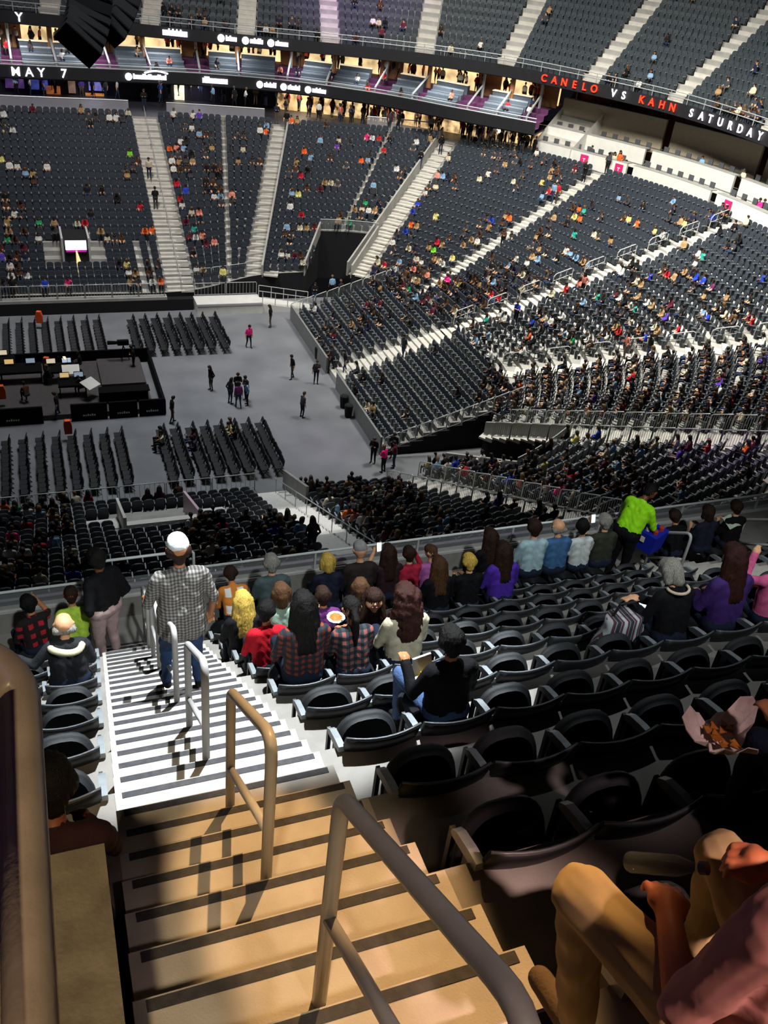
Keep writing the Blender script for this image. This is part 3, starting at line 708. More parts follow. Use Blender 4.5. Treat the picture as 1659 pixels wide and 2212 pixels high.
for k in range(NR):
    a, b = ROWS[k], ROWS[k+1]
    mid = a+(b-a)*.62; mid[:, 2] = a[:, 2]
    seg = np.linalg.norm(np.diff(mid[:, :2], axis=0), axis=1); s = np.concatenate([[0], np.cumsum(seg)])
    s_u = lambda u: float(np.interp(u, LU, s))
    lim = sorted([(s_u(u), w) for u, w in AISLE_W.items()]+[(s_u(u), (-g, g)) for u, g in GAPS.items() if u != 1.64 or k < 6])
    edges = [0.0]
    for c, w in lim: edges += [c-max(w[1], -w[0])-.02, c+max(w[1], -w[0])+.02]
    edges.append(s[-1])
    for e in range(0, len(edges), 2):
        x0, x1 = edges[e], edges[e+1]; n = int((x1-x0)/.53)
        if n < 1: continue
        pitch = (x1-x0)/n
        for i in range(n):
            q = x0+pitch*(i+.5); u = float(np.interp(q, s, LU))
            if in_hole(u, k): continue
            p = np.array([np.interp(q, s, mid[:, c]) for c in range(3)])
            st_ = station(u); d = st_[:3]-st_[3:]; yaw = math.atan2(d[1], d[0])-math.pi/2
            if u < 2 and abs(p[0]-AX) < 1.2 and p[1] < AY+3.0 and p[1] > AY-.4: continue
            if u < 2 and abs(p[0]-AX) < 2.2 and p[1] < AY+1.9 and p[1] > AY-.4: continue
            if u > 10 and abs(p[0]-WX) < 1.7 and WY-1.3 < p[1] < WY+3.2: continue
            if u > 10 and 1.6 < abs(p[0]-WX) < 3.3 and WY+.2 < p[1] < WY+2.2: continue
            SEATS.append(dict(p=p, yaw=yaw, sec=SECNAME[int(u)], row=k, idx=i, tier='L', u=u))
for blk, (ya, yb) in enumerate(((41.8, 50.2), (52.4, 61.6))):
    n = int((yb-ya)/.53)
    for k in range(RN):
        for i in range(n):
            SEATS.append(dict(p=np.array([RX0+RP*k+RP*.72, ya+(yb-ya)*(i+.5)/n, .38+RR*k]), yaw=math.pi/2, sec=['near half of movable stand', 'far half of movable stand'][blk], row=k, idx=i, tier='R', u=20+blk))
# ------------------------------------------------------------------ upper tier
UR = [(-16, 93.2), (-7, 91.2), (-.46, 89.37), (4.83, 88.1), (10.93, 86.3), (21.25, 83.48), (30.1, 81.34), (39.12, 76.1), (43.52, 69.65), (46.75, 62.63), (47.6, 51.38), (46.5, 42)]
UZ = 16.95
UC, _ = spline([(x, y, 0) for x, y in UR], 1.2); UC = UC[:, :2]
def offs(C, d):
    t = np.gradient(C, axis=0); t /= np.linalg.norm(t, axis=1)[:, None]
    n = np.stack([-t[:, 1], t[:, 0]], 1)      # left of travel = outward (travel is left to right on the far side)
    return C+n*d, n
NU, UP, UD = 22, .60, .84
def upper_row(k): return offs(UC, .35+UD*k)[0], UZ-.95+UP*k
mb = MB(); V = []; Fq = []
for k in range(NU):
    a, z = upper_row(k); b, z2 = upper_row(k+1); o0 = len(V)
    for i in range(len(UC)): V += [(a[i][0], a[i][1], z), (b[i][0], b[i][1], z), (b[i][0], b[i][1], z2)]
    for i in range(len(UC)-1):
        p, q = o0+3*i, o0+3*i+3; Fq += [(p, q, q+1, p+1), (p+1, q+1, q+2, p+2)]
mb.add(V, Fq); o = mb.build('floor_upper', m_conc); o.name = 'floor'; tag(o, 'stepped concrete terrace of the far upper tier', 'floor', kind='structure')
def ribbon(name, C, d, z0, z1, mat, label, cat='wall', thick=.12, rng=None):
    a, _ = offs(C, d); b, _ = offs(C, d+thick); mb = MB(); i0, i1 = rng or (0, len(C)-1)
    for i in range(i0, i1):
        mb.hexa([(a[i][0], a[i][1], z0), (a[i+1][0], a[i+1][1], z0), (b[i+1][0], b[i+1][1], z0), (b[i][0], b[i][1], z0)], [(a[i][0], a[i][1], z1), (a[i+1][0], a[i+1][1], z1), (b[i+1][0], b[i+1][1], z1), (b[i][0], b[i][1], z1)])
    o = mb.build(name, mat); return tag(o, label, cat, kind='structure')
ribbon('wall_upper_fascia', UC, 0, 15.35, 16.25, m_dark, 'dark curved display band on the front of the upper tier')
ribbon('wall_upper_soffit', UC, .1, 15.3, 15.4, m_dark, 'dark underside of the upper tier', thick=6.5)
# rail on the upper tier
ur = tag(empty('upper_rail', (20, 84, 16)), 'thin grey tube rail along the front of the far upper tier', 'railing')
for h in (UZ, UZ-.35):
    mb = MB(); mb.tube([(p[0], p[1], h) for p in offs(UC, .1)[0]], .035, 5); part(mb, 'tube', m_fence, ur)
for i in range(0, len(UC), 2):
    p = offs(UC, .1)[0][i]; mb = MB(); mb.tube([(p[0], p[1], 16.2), (p[0], p[1], UZ)], .03, 5); part(mb, 'post', m_fence, ur)
# aisles of the upper tier (found from where they meet the rail)
UA = []
for px, py in [(318, 33), (522, 54), (722, 76), (915, 97), (1107, 124), (1288, 160), (1474, 202), (1652, 262), (110, 12)]:
    w = at_z(px, py, UZ-.2)[:2]; UA.append(int(np.argmin(np.linalg.norm(UC-w, axis=1))))
for n_, i in enumerate(sorted(UA)):
    nrm = offs(UC, 1)[1][i]; tt = np.array([nrm[1], -nrm[0]]); c = UC[i]
    t = tag(empty('aisle_stair', (c[0], c[1], UZ-.9)), f'pale stair through the far upper tier, number {num(n_+1)} counted from the left', 'stairs', kind='structure')
    for k in range(NU):
        for q in (0, 1):
            z = UZ-.95+UP*k+(UP/2 if q else .012); a = c+nrm*(.35+UD*(k+.5*q)); b = c+nrm*(.35+UD*(k+.5*q+.5)); w = tt*.75
            P = [(a-w), (b-w), (b+w), (a+w)]
            if np.all(project([(a[0], a[1], z)])[0] < [-99, -60]) or project([(a[0], a[1], z)])[0][1] < -40: continue
            mb = MB(); mb.hexa([(x, y, z-.4) for x, y in P], [(x, y, z) for x, y in P]); part(mb, 'step', m_aisle, t)
for k in range(NU):
    a, z = upper_row(k); b = offs(UC, .35+UD*(k+.6))[0]
    seg = np.linalg.norm(np.diff(b, axis=0), axis=1); s = np.concatenate([[0], np.cumsum(seg)])
    cut = sorted(s[i] for i in UA); edges = [0.]
    for c in cut: edges += [c-.85, c+.85]
    edges.append(s[-1]); nrm = offs(UC, 1)[1]
    for e in range(0, len(edges), 2):
        n = int((edges[e+1]-edges[e])/.53)
        for i in range(n):
            q = edges[e]+(edges[e+1]-edges[e])*(i+.5)/n
            p = np.array([np.interp(q, s, b[:, 0]), np.interp(q, s, b[:, 1]), z]); nn = np.array([np.interp(q, s, nrm[:, 0]), np.interp(q, s, nrm[:, 1])])
            pp = project([p+[0, 0, .6]])[0]
            if pp[1] < -25 or pp[0] < -40 or pp[0] > 1700: continue
            SEATS.append(dict(p=p, yaw=math.atan2(-nn[1], -nn[0])-math.pi/2, sec='far upper tier', row=k, idx=i, tier='U', u=30))
# ------------------------------------------------------------------ suite tier under it
LR = [(-16, 87.4), (-7, 86.9), (-1, 86.6), (6, 86.9), (15.3, 87.2), (22, 86.0), (30.5, 81.4), (35.5, 76.4), (40.6, 71.4)]
LC, _ = spline([(x, y, 0) for x, y in LR], 1.2); LC = LC[:, :2]; LZ = 12.9
ribbon('wall_suite_fascia', LC, 0, 11.65, 12.55, m_dark, 'dark curved display band below the suites')
ribbon('wall_suite_soffit', LC, .1, 11.55, 11.7, m_dark, 'dark underside of the suite tier', thick=7.5)
sr = tag(empty('suite_rail', (20, 86, 12.5)), 'pale double tube rail along the front of the suites', 'railing')
for h, r in ((LZ, .05), (12.62, .06)):
    mb = MB(); mb.tube([(p[0], p[1], h) for p in offs(LC, .08)[0]], r, 5); part(mb, 'tube', m_fence, sr)
mb = MB()
sfl = [(0.1, 12.0), (1.3, 12.0), (1.3, 12.42), (2.4, 12.42), (2.4, 12.84), (3.5, 12.84), (3.5, 13.2), (8.0, 13.2)]
lines = [offs(LC, d)[0] for d, z in sfl]
for a in range(len(sfl)-1):
    for i in range(len(LC)-1):
        P, Q = lines[a], lines[a+1]; z0, z1 = sfl[a][1], sfl[a+1][1]
        mb.quad((P[i][0], P[i][1], z0), (P[i+1][0], P[i+1][1], z0), (Q[i+1][0], Q[i+1][1], z1), (Q[i][0], Q[i][1], z1))
o = mb.build('floor_suite', m_carpet); o.name = 'floor'; tag(o, 'plum carpeted steps of the suite tier', 'floor', kind='structure')
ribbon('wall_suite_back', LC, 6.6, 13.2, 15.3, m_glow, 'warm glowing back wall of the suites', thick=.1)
sL = np.concatenate([[0], np.cumsum(np.linalg.norm(np.diff(LC, axis=0), axis=1))])
def on_L(s, d, z):
    C, n = offs(LC, 0); p = np.array([np.interp(s, sL, C[:, 0]), np.interp(s, sL, C[:, 1])]); nn = np.array([np.interp(s, sL, n[:, 0]), np.interp(s, sL, n[:, 1])])
    nn /= np.linalg.norm(nn); q = p+nn*d; return np.array([q[0], q[1], z]), math.atan2(-nn[1], -nn[0])-math.pi/2
def s_of_px(px, py, z=LZ):
    w = at_z(px, py, z)[:2]; return sL[int(np.argmin(np.linalg.norm(LC-w, axis=1)))]
# bench meshes: three rows of leather benches per half suite
def bench_mesh(L):
    mb = MB(); n = 8; pr = [(-.05, 0), (.5, 0), (.5, .42), (.12, .46), (.10, .72), (.05, .84), (-.03, .86), (-.08, .78)]
    mb.poly([(-L/2, -y+.1, z) for y, z in [(-a, b) for a, b in pr]], L, (1, 0, 0)); return mb.mesh('bench', m_sofa)
bm = bench_mesh(3.0); cm = MB(); cm.box((-1.5, -.2, 0), (1.5, .35, .95)); cm.box((-1.55, -.25, .95), (1.55, .45, 1.0), 1); cmm = cm.mesh('counter', [m_sofa, emat('emissive_counter', '#ffe7c0', 1.6)])  # counter tops glow by themselves in place of suite lighting
posts = [s_of_px(x, y) for x, y in [(28, 131), (130, 136), (232, 141), (330, 146), (428, 150), (522, 157), (622, 166), (714, 178), (805, 192), (900, 208), (1000, 230), (1075, 243), (1148, 254)]]
posts = [posts[0]-7.6, posts[0]-3.8]+posts; n_s = 0
for a, b in zip(posts[:-1], posts[1:]):
    if b-a < 1.5: continue
    mid = (a+b)/2; n_s += 1; L = min(1.0, (b-a-1.0)/3.0) if n_s % 2 else min(1.0, (b-a-.8)/3.0)
    sh = .45 if n_s % 2 else -.45
    for r_, (d, z) in enumerate(((.80, 12.0), (1.90, 12.42), (3.0, 12.84))):
        p, yw = on_L(mid+sh, d, z); o = link('leather_bench', bm, None, tuple(p), yw); o.scale = (max(.5, L), 1, 1)
        tag(o, f'grey leather bench in suite {num(n_s)} from the left, {["front", "middle", "back"][r_]} row', 'bench', 'leather benches of the suites')
    p, yw = on_L(mid+sh, 4.0, 13.0); o = link('suite_counter', cmm, None, tuple(p), yw); o.scale = (max(.5, L), 1, 1); tag(o, f'lit counter behind the benches of suite {num(n_s)} from the left', 'counter', 'counters of the suites')
for i, s_ in enumerate(posts):
    p, yw = on_L(s_, .15, 12.0); q, _ = on_L(s_, 3.6, 13.2)
    t = tag(empty('suite_partition', tuple(p), 0), f'pale sloping glass partition between suites, number {num(i+1)} from the left', 'partition', 'partitions of the suites')
    mb = MB(); mb.tube([p+[0, 0, 1.0], q+[0, 0, 1.1]], .09, 6); mb.tube([p, p+[0, 0, 1.0]], .09, 6); part(mb, 'cap_rail', m_fence, t)
    mb = MB(); mb.tube([q, q+[0, 0, 2.1]], .22 if i % 2 else .12, 8); part(mb, 'column', m_wood if i % 2 else m_fence, t)
    if i % 2 == 0:
        p2, yw2 = on_L(s_+.0, 5.2, 13.2)
        mb = MB(); mb.box((-1.1, -.1, 0), (1.1, .1, 2.1)); o = mb.build('wall_suite_pier', m_wood, None, False, tuple(p2), yw2); tag(o, f'warm wood pier wall inside the suites, number {num(i//2+1)} from the left', 'wall', kind='structure')
for q, s_ in enumerate(np.arange(posts[0]-4, posts[-1], 6.0)):     # ceiling lamps of the suites
    p, yw = on_L(s_, 1.2, 15.2); area('suite_ceiling_lamp', tuple(p), (p[0], p[1], 12), 2.5, 420, (.95, .97, 1.0), 150)
for q, s_ in enumerate(np.arange(posts[0]-4, posts[-1], 9.0)):     # lamps of the concourse ceiling
    p, yw = on_L(s_, 2.5, 11.45); area('concourse_lamp', tuple(p), (p[0], p[1], 9), 1.5, 90 if p[0] < 22 else 260, (.9, .85, 1.0) if p[0] < 22 else (1, .85, .6), 150)
# ------------------------------------------------------------------ concourse behind the lower bowl
CR_ = [(-18, 91.5), (0, 91.5), (14, 91.5), (24, 89.5), (33, 85.5), (40, 79.5), (45, 74)]
CC, _ = spline([(x, y, 0) for x, y in CR_], 1.0); CC = CC[:, :2]
mb = MB(); ins = [np.array(ROWS[NR][i]) for i in range(nS) if LU[i] <= 5.0]
out = offs(CC, .5)[0]
sI = np.linspace(0, 1, 60); ia = np.linspace(0, 1, len(ins)); oa = np.linspace(0, 1, len(out))
I = np.stack([np.interp(sI, ia, [p[c] for p in ins]) for c in range(3)], 1); O = np.stack([np.interp(sI, oa, out[:, c]) for c in range(2)], 1)
for i in range(59): mb.quad(I[i], I[i+1], (O[i+1][0], O[i+1][1], I[i+1][2]), (O[i][0], O[i][1], I[i][2]))
o = mb.build('floor_concourse', pmat('dark_concourse', '#2c2b33', .5, var=.2)); o.name = 'floor'; tag(o, 'dark concourse floor behind the lower bowl', 'floor', kind='structure')
ci = lambda x: int(np.argmin(np.abs(CC[:, 0]-x)))
ribbon('wall_concourse', CC, 0, 9.3, 11.7, pmat('dark_purple_wall', '#221f30', .7, var=.25, scale=1), 'dark purple back wall of the concourse', rng=(0, ci(23.5)), thick=.1)
ribbon('wall_bar', CC, 0, 9.3, 11.7, emat('emissive_bar_wall', '#ffd79a', 1.5, .9, 1.6), 'warm glowing bar wall of the concourse at the far corner', rng=(ci(23.5), len(CC)-1), thick=.1)  # warm lighting of the bar put into the wall as emission
# glass drink rail at the back of the far block
def drink_rail(u0, u1, label):
    t = tag(empty('drink_rail', tuple(ROWS[NR][int(np.searchsorted(LU, u0))])), label, 'railing')
    ids = [i for i in range(nS) if u0 <= LU[i] <= u1]; pts = [ROWS[NR][i] for i in ids]
    mb = MB(); mb.tube([p+[0, .2, 1.15] for p in pts], .05, 6); part(mb, 'top_tube', m_fence, t)
    mb = MB()
    for a, b in zip(pts[:-1], pts[1:]): mb.hexa([a+[0, .1, .35], b+[0, .1, .35], b+[0, .2, .35], a+[0, .2, .35]], [a+[0, .1, 1.1], b+[0, .1, 1.1], b+[0, .2, 1.1], a+[0, .2, 1.1]])
    part(mb, 'glass_panel', glass_mat('frosted_rail_glass', (.7, .7, .75), .2, .3), t)
    mb = MB()
    for a, b in zip(pts[:-1], pts[1:]): mb.hexa([a+[0, 0, -.05], b+[0, 0, -.05], b+[0, .3, -.05], a+[0, .3, -.05]], [a+[0, 0, .35], b+[0, 0, .35], b+[0, .3, .35], a+[0, .3, .35]])
    part(mb, 'curb', m_conc, t)
drink_rail(0, 1.86, 'glass drink rail behind the far block with the lit arch')
drink_rail(2.14, 2.86, 'glass drink rail behind the far block right of the wide stair')
drink_rail(3.45, 3.92, 'glass drink rail in front of the glowing bar')
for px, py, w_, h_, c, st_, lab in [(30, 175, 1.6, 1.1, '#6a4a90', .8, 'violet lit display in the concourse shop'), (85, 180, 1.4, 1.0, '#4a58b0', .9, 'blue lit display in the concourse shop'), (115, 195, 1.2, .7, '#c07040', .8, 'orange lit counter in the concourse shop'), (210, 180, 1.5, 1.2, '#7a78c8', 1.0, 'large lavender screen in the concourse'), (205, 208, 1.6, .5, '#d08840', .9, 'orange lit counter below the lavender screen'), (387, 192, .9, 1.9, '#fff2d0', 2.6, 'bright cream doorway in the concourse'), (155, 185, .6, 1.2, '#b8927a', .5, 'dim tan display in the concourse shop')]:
    p = at_y(px, py, 91.2); mb = MB(); mb.box((-w_/2, -.1, -h_/2), (w_/2, .1, h_/2)); o = mb.build('glow_panel', emat('panel_'+c[1:], c, st_, .5, 2.5), None, False, tuple(p)); tag(o, lab, 'display')  # glowing boxes; counters and doorway carry their light as emission too
# ------------------------------------------------------------------ white press tiers at the end
pt_ids = [i for i in range(nS) if 4.5 <= LU[i] <= 6.9]
PC = np.array([ROWS[NR][i][:2] for i in pt_ids]); PZ = np.array([ROWS[NR][i][2] for i in pt_ids])
def poff(d):
    t = np.gradient(PC, axis=0); t /= np.linalg.norm(t, axis=1)[:, None]; return PC+np.stack([-t[:, 1], t[:, 0]], 1)*d
for lev, (d, z0, z1, dep, mat) in enumerate(((.35, 0, 1.15, 1.9, m_white), (2.25, 1.0, 2.2, 1.9, m_white), (4.15, 2.1, 4.35, .4, pmat('beige_panel', '#c7b9a0', .5, var=.08)))):
    a, b, c = poff(d), poff(d+.18), poff(d+dep); n = len(PC); blk = [(0, n//4), (n//4+1, n//2), (n//2+1, 3*n//4), (3*n//4+1, n-1)]
    for bi, (i0, i1) in enumerate(blk):
        t = tag(empty('press_tier', (a[i0][0], a[i0][1], PZ[i0]+z0)), f'{"white" if lev < 2 else "beige"} curved press box wall, {["lower", "middle", "top"][lev]} tier, block {num(bi+1)} from the left', 'press box', 'press box walls')
        mb = MB()
        for i in range(i0, i1): mb.hexa([(*a[i], PZ[i]+z0-.4), (*a[i+1], PZ[i+1]+z0-.4), (*b[i+1], PZ[i+1]+z0-.4), (*b[i], PZ[i]+z0-.4)], [(*a[i], PZ[i]+z1), (*a[i+1], PZ[i+1]+z1), (*b[i+1], PZ[i+1]+z1), (*b[i], PZ[i]+z1)])
        part(mb, 'front_wall', mat, t)
        mb = MB()
        for i in range(i0, i1): mb.hexa([(*a[i], PZ[i]+z1), (*a[i+1], PZ[i+1]+z1), (*poff(d+.6)[i+1], PZ[i+1]+z1), (*poff(d+.6)[i], PZ[i]+z1)], [(*a[i], PZ[i]+z1+.05), (*a[i+1], PZ[i+1]+z1+.05), (*poff(d+.6)[i+1], PZ[i+1]+z1+.05), (*poff(d+.6)[i], PZ[i]+z1+.05)])
        part(mb, 'desk_top', m_conc, t)
        mb = MB()
        for i in range(i0, i1): mb.hexa([(*a[i], PZ[i]+z0-.1), (*a[i+1], PZ[i+1]+z0-.1), (*c[i+1], PZ[i+1]+z0-.1), (*c[i], PZ[i]+z0-.1)], [(*a[i], PZ[i]+z0), (*a[i+1], PZ[i+1]+z0), (*c[i+1], PZ[i+1]+z0), (*c[i], PZ[i]+z0)])
        part(mb, 'floor_slab', m_conc, t)
        if lev < 2:     # desk chairs behind the wall
            e = poff(d+1.05); mbs = MB(); mbs.box((-.22, -.05, .45), (.22, .03, .98)); mbs.box((-.22, -.02, .40), (.22, .42, .48)); mbs.box((-.03, .15, 0), (.03, .21, .4)); cme = MATS.setdefault('_chair_mesh', mbs.mesh('desk_chair', pmat('grey_chair', '#4d4f52', .6)))
            L = np.concatenate([[0], np.cumsum(np.linalg.norm(np.diff(e[i0:i1+1], axis=0), axis=1))])
            for q, sdist in enumerate(np.arange(.5, L[-1]-.3, 1.15)):
                x, y = np.interp(sdist, L, e[i0:i1+1, 0]), np.interp(sdist, L, e[i0:i1+1, 1]); zz = np.interp(sdist, L, PZ[i0:i1+1])
                yw = math.atan2(51.5-y, 20-x)-math.pi/2
                o = link('desk_chair', cme, None, (x, y, zz+z1-.62), yw); tag(o, f'grey desk chair on the {["lower", "middle"][lev]} press tier, block {num(bi+1)}, {ordinal(q+1)} from the left', 'chair', 'desk chairs of the press tiers')
for i, (px, py) in enumerate([(1280, 331), (1352, 352), (1608, 445)]):
    w = at_z(px, py, 10.9); mb = MB(); mb.box((-.36, -.05, -.38), (.36, .03, .38)); yw = math.atan2(51.5-w[1], 20-w[0])-math.pi/2
    j = int(np.argmin(np.linalg.norm(PC-w[:2], axis=1))); q = poff(.28)[j]
    t = tag(empty('magenta_sign', (q[0], q[1], PZ[j]+.62), yw), ['magenta sign on the white press wall, left one', 'magenta sign on the white press wall by the top of the long stair', 'magenta sign on the white press wall, right one'][i], 'sign')
    link('board', mb.mesh('board', m_magenta), t)
    mb = MB(); mb.box((-.12, .03, .05), (.12, .04, .12)); mb.box((-.03, .03, -.14), (.03, .04, .08)); link('letter_t', mb.mesh('letter_t', m_white), t)
# angular pale stair sculpture at the left end of the press tiers
sp = tag(empty('stair_block', (42, 71, 10)), 'angular pale lit stair enclosure between the suites and the press tiers', 'staircase')
q0, q1 = poff(.4)[0], poff(5)[0]
for (a, b, z0, z1, z2, z3) in ((poff(.3)[0], poff(6)[0], 9.6, 10.6, 11.5, 14.6), (poff(.3)[5], poff(6)[5], 9.8, 10.9, 12.0, 14.9)):
    mb = MB(); e = np.array([.1, .1]); mb.hexa([(*(a-e), z0), (*(b-e), z2-1), (*(b+e), z2-1), (*(a+e), z0)], [(*(a-e), z1), (*(b-e), z3), (*(b+e), z3), (*(a+e), z1)]); part(mb, 'balustrade', m_white, sp)
for q in range(10):
    a, b = poff(.5+.5*q)[0], poff(.5+.5*q)[5]; c, d_ = poff(1.0+.5*q)[5], poff(1.0+.5*q)[0]
    mb = MB(); mb.hexa([(*a, 9.5), (*b, 9.5), (*c, 9.5), (*d_, 9.5)], [(*a, 10.2+.36*q), (*b, 10.2+.36*q), (*c, 10.2+.36*q), (*d_, 10.2+.36*q)]); part(mb, 'step', m_aisle, sp)
bk = poff(6.2); mb = MB()
for i in range(0, len(PC)-1): mb.hexa([(*bk[i], PZ[i]), (*bk[i+1], PZ[i+1]), (*poff(6.3)[i+1], PZ[i+1]), (*poff(6.3)[i], PZ[i])], [(*bk[i], 15.4), (*bk[i+1], 15.4), (*poff(6.3)[i+1], 15.4), (*poff(6.3)[i], 15.4)])
o = mb.build('wall_press_back', pmat('amber_wood', '#a5673c', .5, var=.3)); tag(o, 'amber wood back wall behind the press tiers', 'wall', kind='structure')
# ================================================================== LED lettering on the display bands
sU = np.concatenate([[0], np.cumsum(np.linalg.norm(np.diff(UC, axis=0), axis=1))])
def band_point(px, py, which):
    """where a picture point meets the display band: nearest curve sample, then height from the ray"""
    C = UC if which == 'U' else LC; best = None
    w = ray(px, py)
    C = np.array([C[0]+0]+[C[i]+(C[i+1]-C[i])*f for i in range(len(C)-1) for f in (.25, .5, .75, 1)])
    for i in range(len(C)):
        t = np.dot(C[i], w[:2])/np.dot(w[:2], w[:2]); off = abs(w[0]*C[i][1]-w[1]*C[i][0])/np.linalg.norm(w[:2])
        if t > 0 and (best is None or off < best[0]): best = (off, i, t)
    _, i, t = best; z = CAMZ+w[2]*t
    n = offs(C, 1)[1][i]; i2 = min(max(i, 1), len(C)-2)
    tt = C[i2+1]-C[i2-1]; tt = tt/np.linalg.norm(tt)
    P = w*t+np.array([0, 0, CAMZ]); d = np.dot(P[:2]-C[i], tt)
    q = C[i]+tt*d-n*.10
    return np.array([q[0], q[1], z]), math.atan2(-n[1], -n[0])-math.pi/2+math.pi
def led_letter(ch, px, py, which, mat, size, parent):
    p, yw = band_point(px, py, which)
    cu = bpy.data.curves.new('letter_'+ch.lower(), 'FONT'); cu.body = ch; cu.size = size; cu.extrude = .02; cu.align_x = 'CENTER'; cu.align_y = 'CENTER'; cu.offset = .012
    cu.materials.append(mat)
    tmp = bpy.data.objects.new('tmp', cu); COL.objects.link(tmp); bpy.context.view_layer.update()
    me = bpy.data.meshes.new_from_object(tmp.evaluated_get(bpy.context.evaluated_depsgraph_get())); bpy.data.objects.remove(tmp)
    o = link('letter_'+ch.lower(), me)
    o.parent = parent; o.matrix_parent_inverse = Matrix.Translation(-Vector(parent.location))
    zc = 15.82 if which == 'U' else 12.1
    o.location = (p[0], p[1], zc if abs(p[2]-zc) < .8 else p[2]); o.rotation_euler = (math.pi/2, 0, yw)
def led_word(chars, pts, which, mat, size, label):
    p, _ = band_point(pts[0][0], pts[0][1], which)
    t = tag(empty('led_lettering', tuple(p)), label, 'sign')
    n = len(chars)
    for q, c in enumerate(chars): led_letter(c, *(pts[q] if chars == 'MAY7' or n < 3 else (pts[0][0]+(pts[-1][0]-pts[0][0])*q/(n-1), pts[0][1]+(pts[-1][1]-pts[0][1])*q/(n-1))), which, mat, size, t)
led_word('CANELO', [(1178, 163), (1199, 168), (1221, 174), (1243, 179), (1265, 182), (1286, 187)], 'U', m_ledred, .78, 'longer red LED word, six letters, on the upper display band')
led_word('VS', [(1328, 195), (1350, 201)], 'U', m_led, .78, 'white LED letters VS on the upper display band')
led_word('KAHN', [(1389, 209), (1411, 214), (1433, 219), (1455, 226)], 'U', m_ledred, .78, 'shorter red LED word, four letters, on the upper display band')
led_word('SATURDAY', [(1497, 237), (1519, 243), (1542, 249), (1562, 254), (1582, 261), (1604, 268), (1625, 275), (1647, 281)], 'U', m_led, .78, 'white LED letters SATURDAY on the upper display band')
led_word('MAY7', [(33, 147), (62, 148), (88, 148), (137, 151)], 'L', m_led, .95, 'white LED letters MAY 7 on the lower display band')
led_word('Y7', [(41, 32), (222, 45)], 'U', m_led, .95, 'white LED letters beside the hanging speakers')
def led_logo(x0, x1, y0, y1, which, label, disc, swoosh=False):
    """small unreadable logo: an optional disc and a run of letter-like bars"""
    a, yw = band_point(x0, y0, which); b, _ = band_point(x1, y1, which)
    t = tag(empty('led_logo', tuple(a)), label, 'sign'); e = (b-a); L = np.linalg.norm(e[:2]); e = e/L
    zc = 15.82 if which == 'U' else 12.1; a = np.array([a[0], a[1], zc]); ez = np.array([0, 0, 1.]); e[2] = 0
    nn = np.array([e[1], -e[0], 0])*.03
    s = 0
    if disc:
        r = .3; c = a+e*r; mb = MB(); mb.poly([c+r*(math.cos(q)*e+math.sin(q)*ez) for q in np.linspace(0, 2*math.pi, 14, endpoint=False)], .03, tuple(nn/.03)); part(mb, 'disc', m_led, t); s = .68
    mb = MB(); rr = random.Random(int(x0)); w = .16; h0 = .16 if disc else .2
    while s+w < L:
        hh = h0*(1.6 if rr.random() < .3 else 1.0); p = a+e*s
        mb.poly([p-ez*h0, p+e*w*.8-ez*h0, p+e*w*.8+ez*hh, p+ez*hh], .03, tuple(nn/.03)); s += w
    part(mb, 'bars', m_led, t)
    if swoosh:
        pts = [a+e*(L*.45+L*.55*q)+ez*(.35+.18*math.sin(math.pi*q)) for q in np.linspace(0, 1, 8)]; mb = MB(); mb.tube([p+nn for p in pts], .07, 6); part(mb, 'swoosh', m_led, t)
led_logo(351, 407, 53, 56, 'U', 'white LED word on the upper display band above the left suites', False)
led_logo(470, 516, 62, 67, 'U', 'white LED disc logo on the upper band, left of three', True)
led_logo(523, 571, 67, 72, 'U', 'white LED disc logo on the upper band, middle of three', True)
led_logo(578, 626, 72, 77, 'U', 'white LED disc logo on the upper band, right of three', True)
led_logo(269, 362, 156, 160, 'L', 'large white LED logo with swoosh on the lower display band', True, True)
led_logo(437, 494, 167, 171, 'L', 'white LED word on the lower band above the doorway', False)
led_logo(554, 600, 176, 181, 'L', 'white LED disc logo on the lower band, left of three', True)
led_logo(606, 653, 181, 186, 'L', 'white LED disc logo on the lower band, middle of three', True)
led_logo(659, 706, 186, 192, 'L', 'white LED disc logo on the lower band, right of three', True)
# ================================================================== floor chairs, booth, speakers
def floor_chair_mesh():
    mb = MB()
    mb.box((-.22, -.20, .43), (.22, .22, .48))
    mb.poly([(-.22, -.22, .58), (.22, -.22, .58), (.22, -.27, .88), (.16, -.28, .93), (-.16, -.28, .93), (-.22, -.27, .88)], .04, (0, 1, 0))
    for sx in (-.21, .21):
        mb.tube([(sx, .25, 0), (sx, -.1, .45), (sx, -.25, .9)], .018, 4); mb.tube([(sx, -.28, 0), (sx, .12, .44)], .018, 4)
    return mb.mesh('floor_chair', pmat('black_floor_chair', '#15171a', .5, var=.2, scale=10))
fcm = floor_chair_mesh()
BLOCKS = [
 ('near floor block right of booth', [(345, 915), (375, 913), (408, 911), (438, 908), (468, 906), (498, 904), (528, 902), (559, 901)], (368, 1046), (600, 1020), True),
 ('near floor block below booth', [(10, 939), (47, 936), (83, 932), (118, 930), (152, 928), (187, 926), (221, 924), (254, 921)], (9, 1080), (276, 1054), True),
 ('far floor block by the pink steward', [(280, 679), (306, 677), (332, 676), (357, 675), (382, 675), (406, 675), (430, 674), (457, 673)], (310, 765), (484, 758), True),
 ('far floor block', [(11, 687), (39, 685), (67, 685), (95, 684), (123, 682), (151, 681), (180, 680), (206, 679)], (9, 780), (218, 772), False)]
rest = []; FLOORCH = []
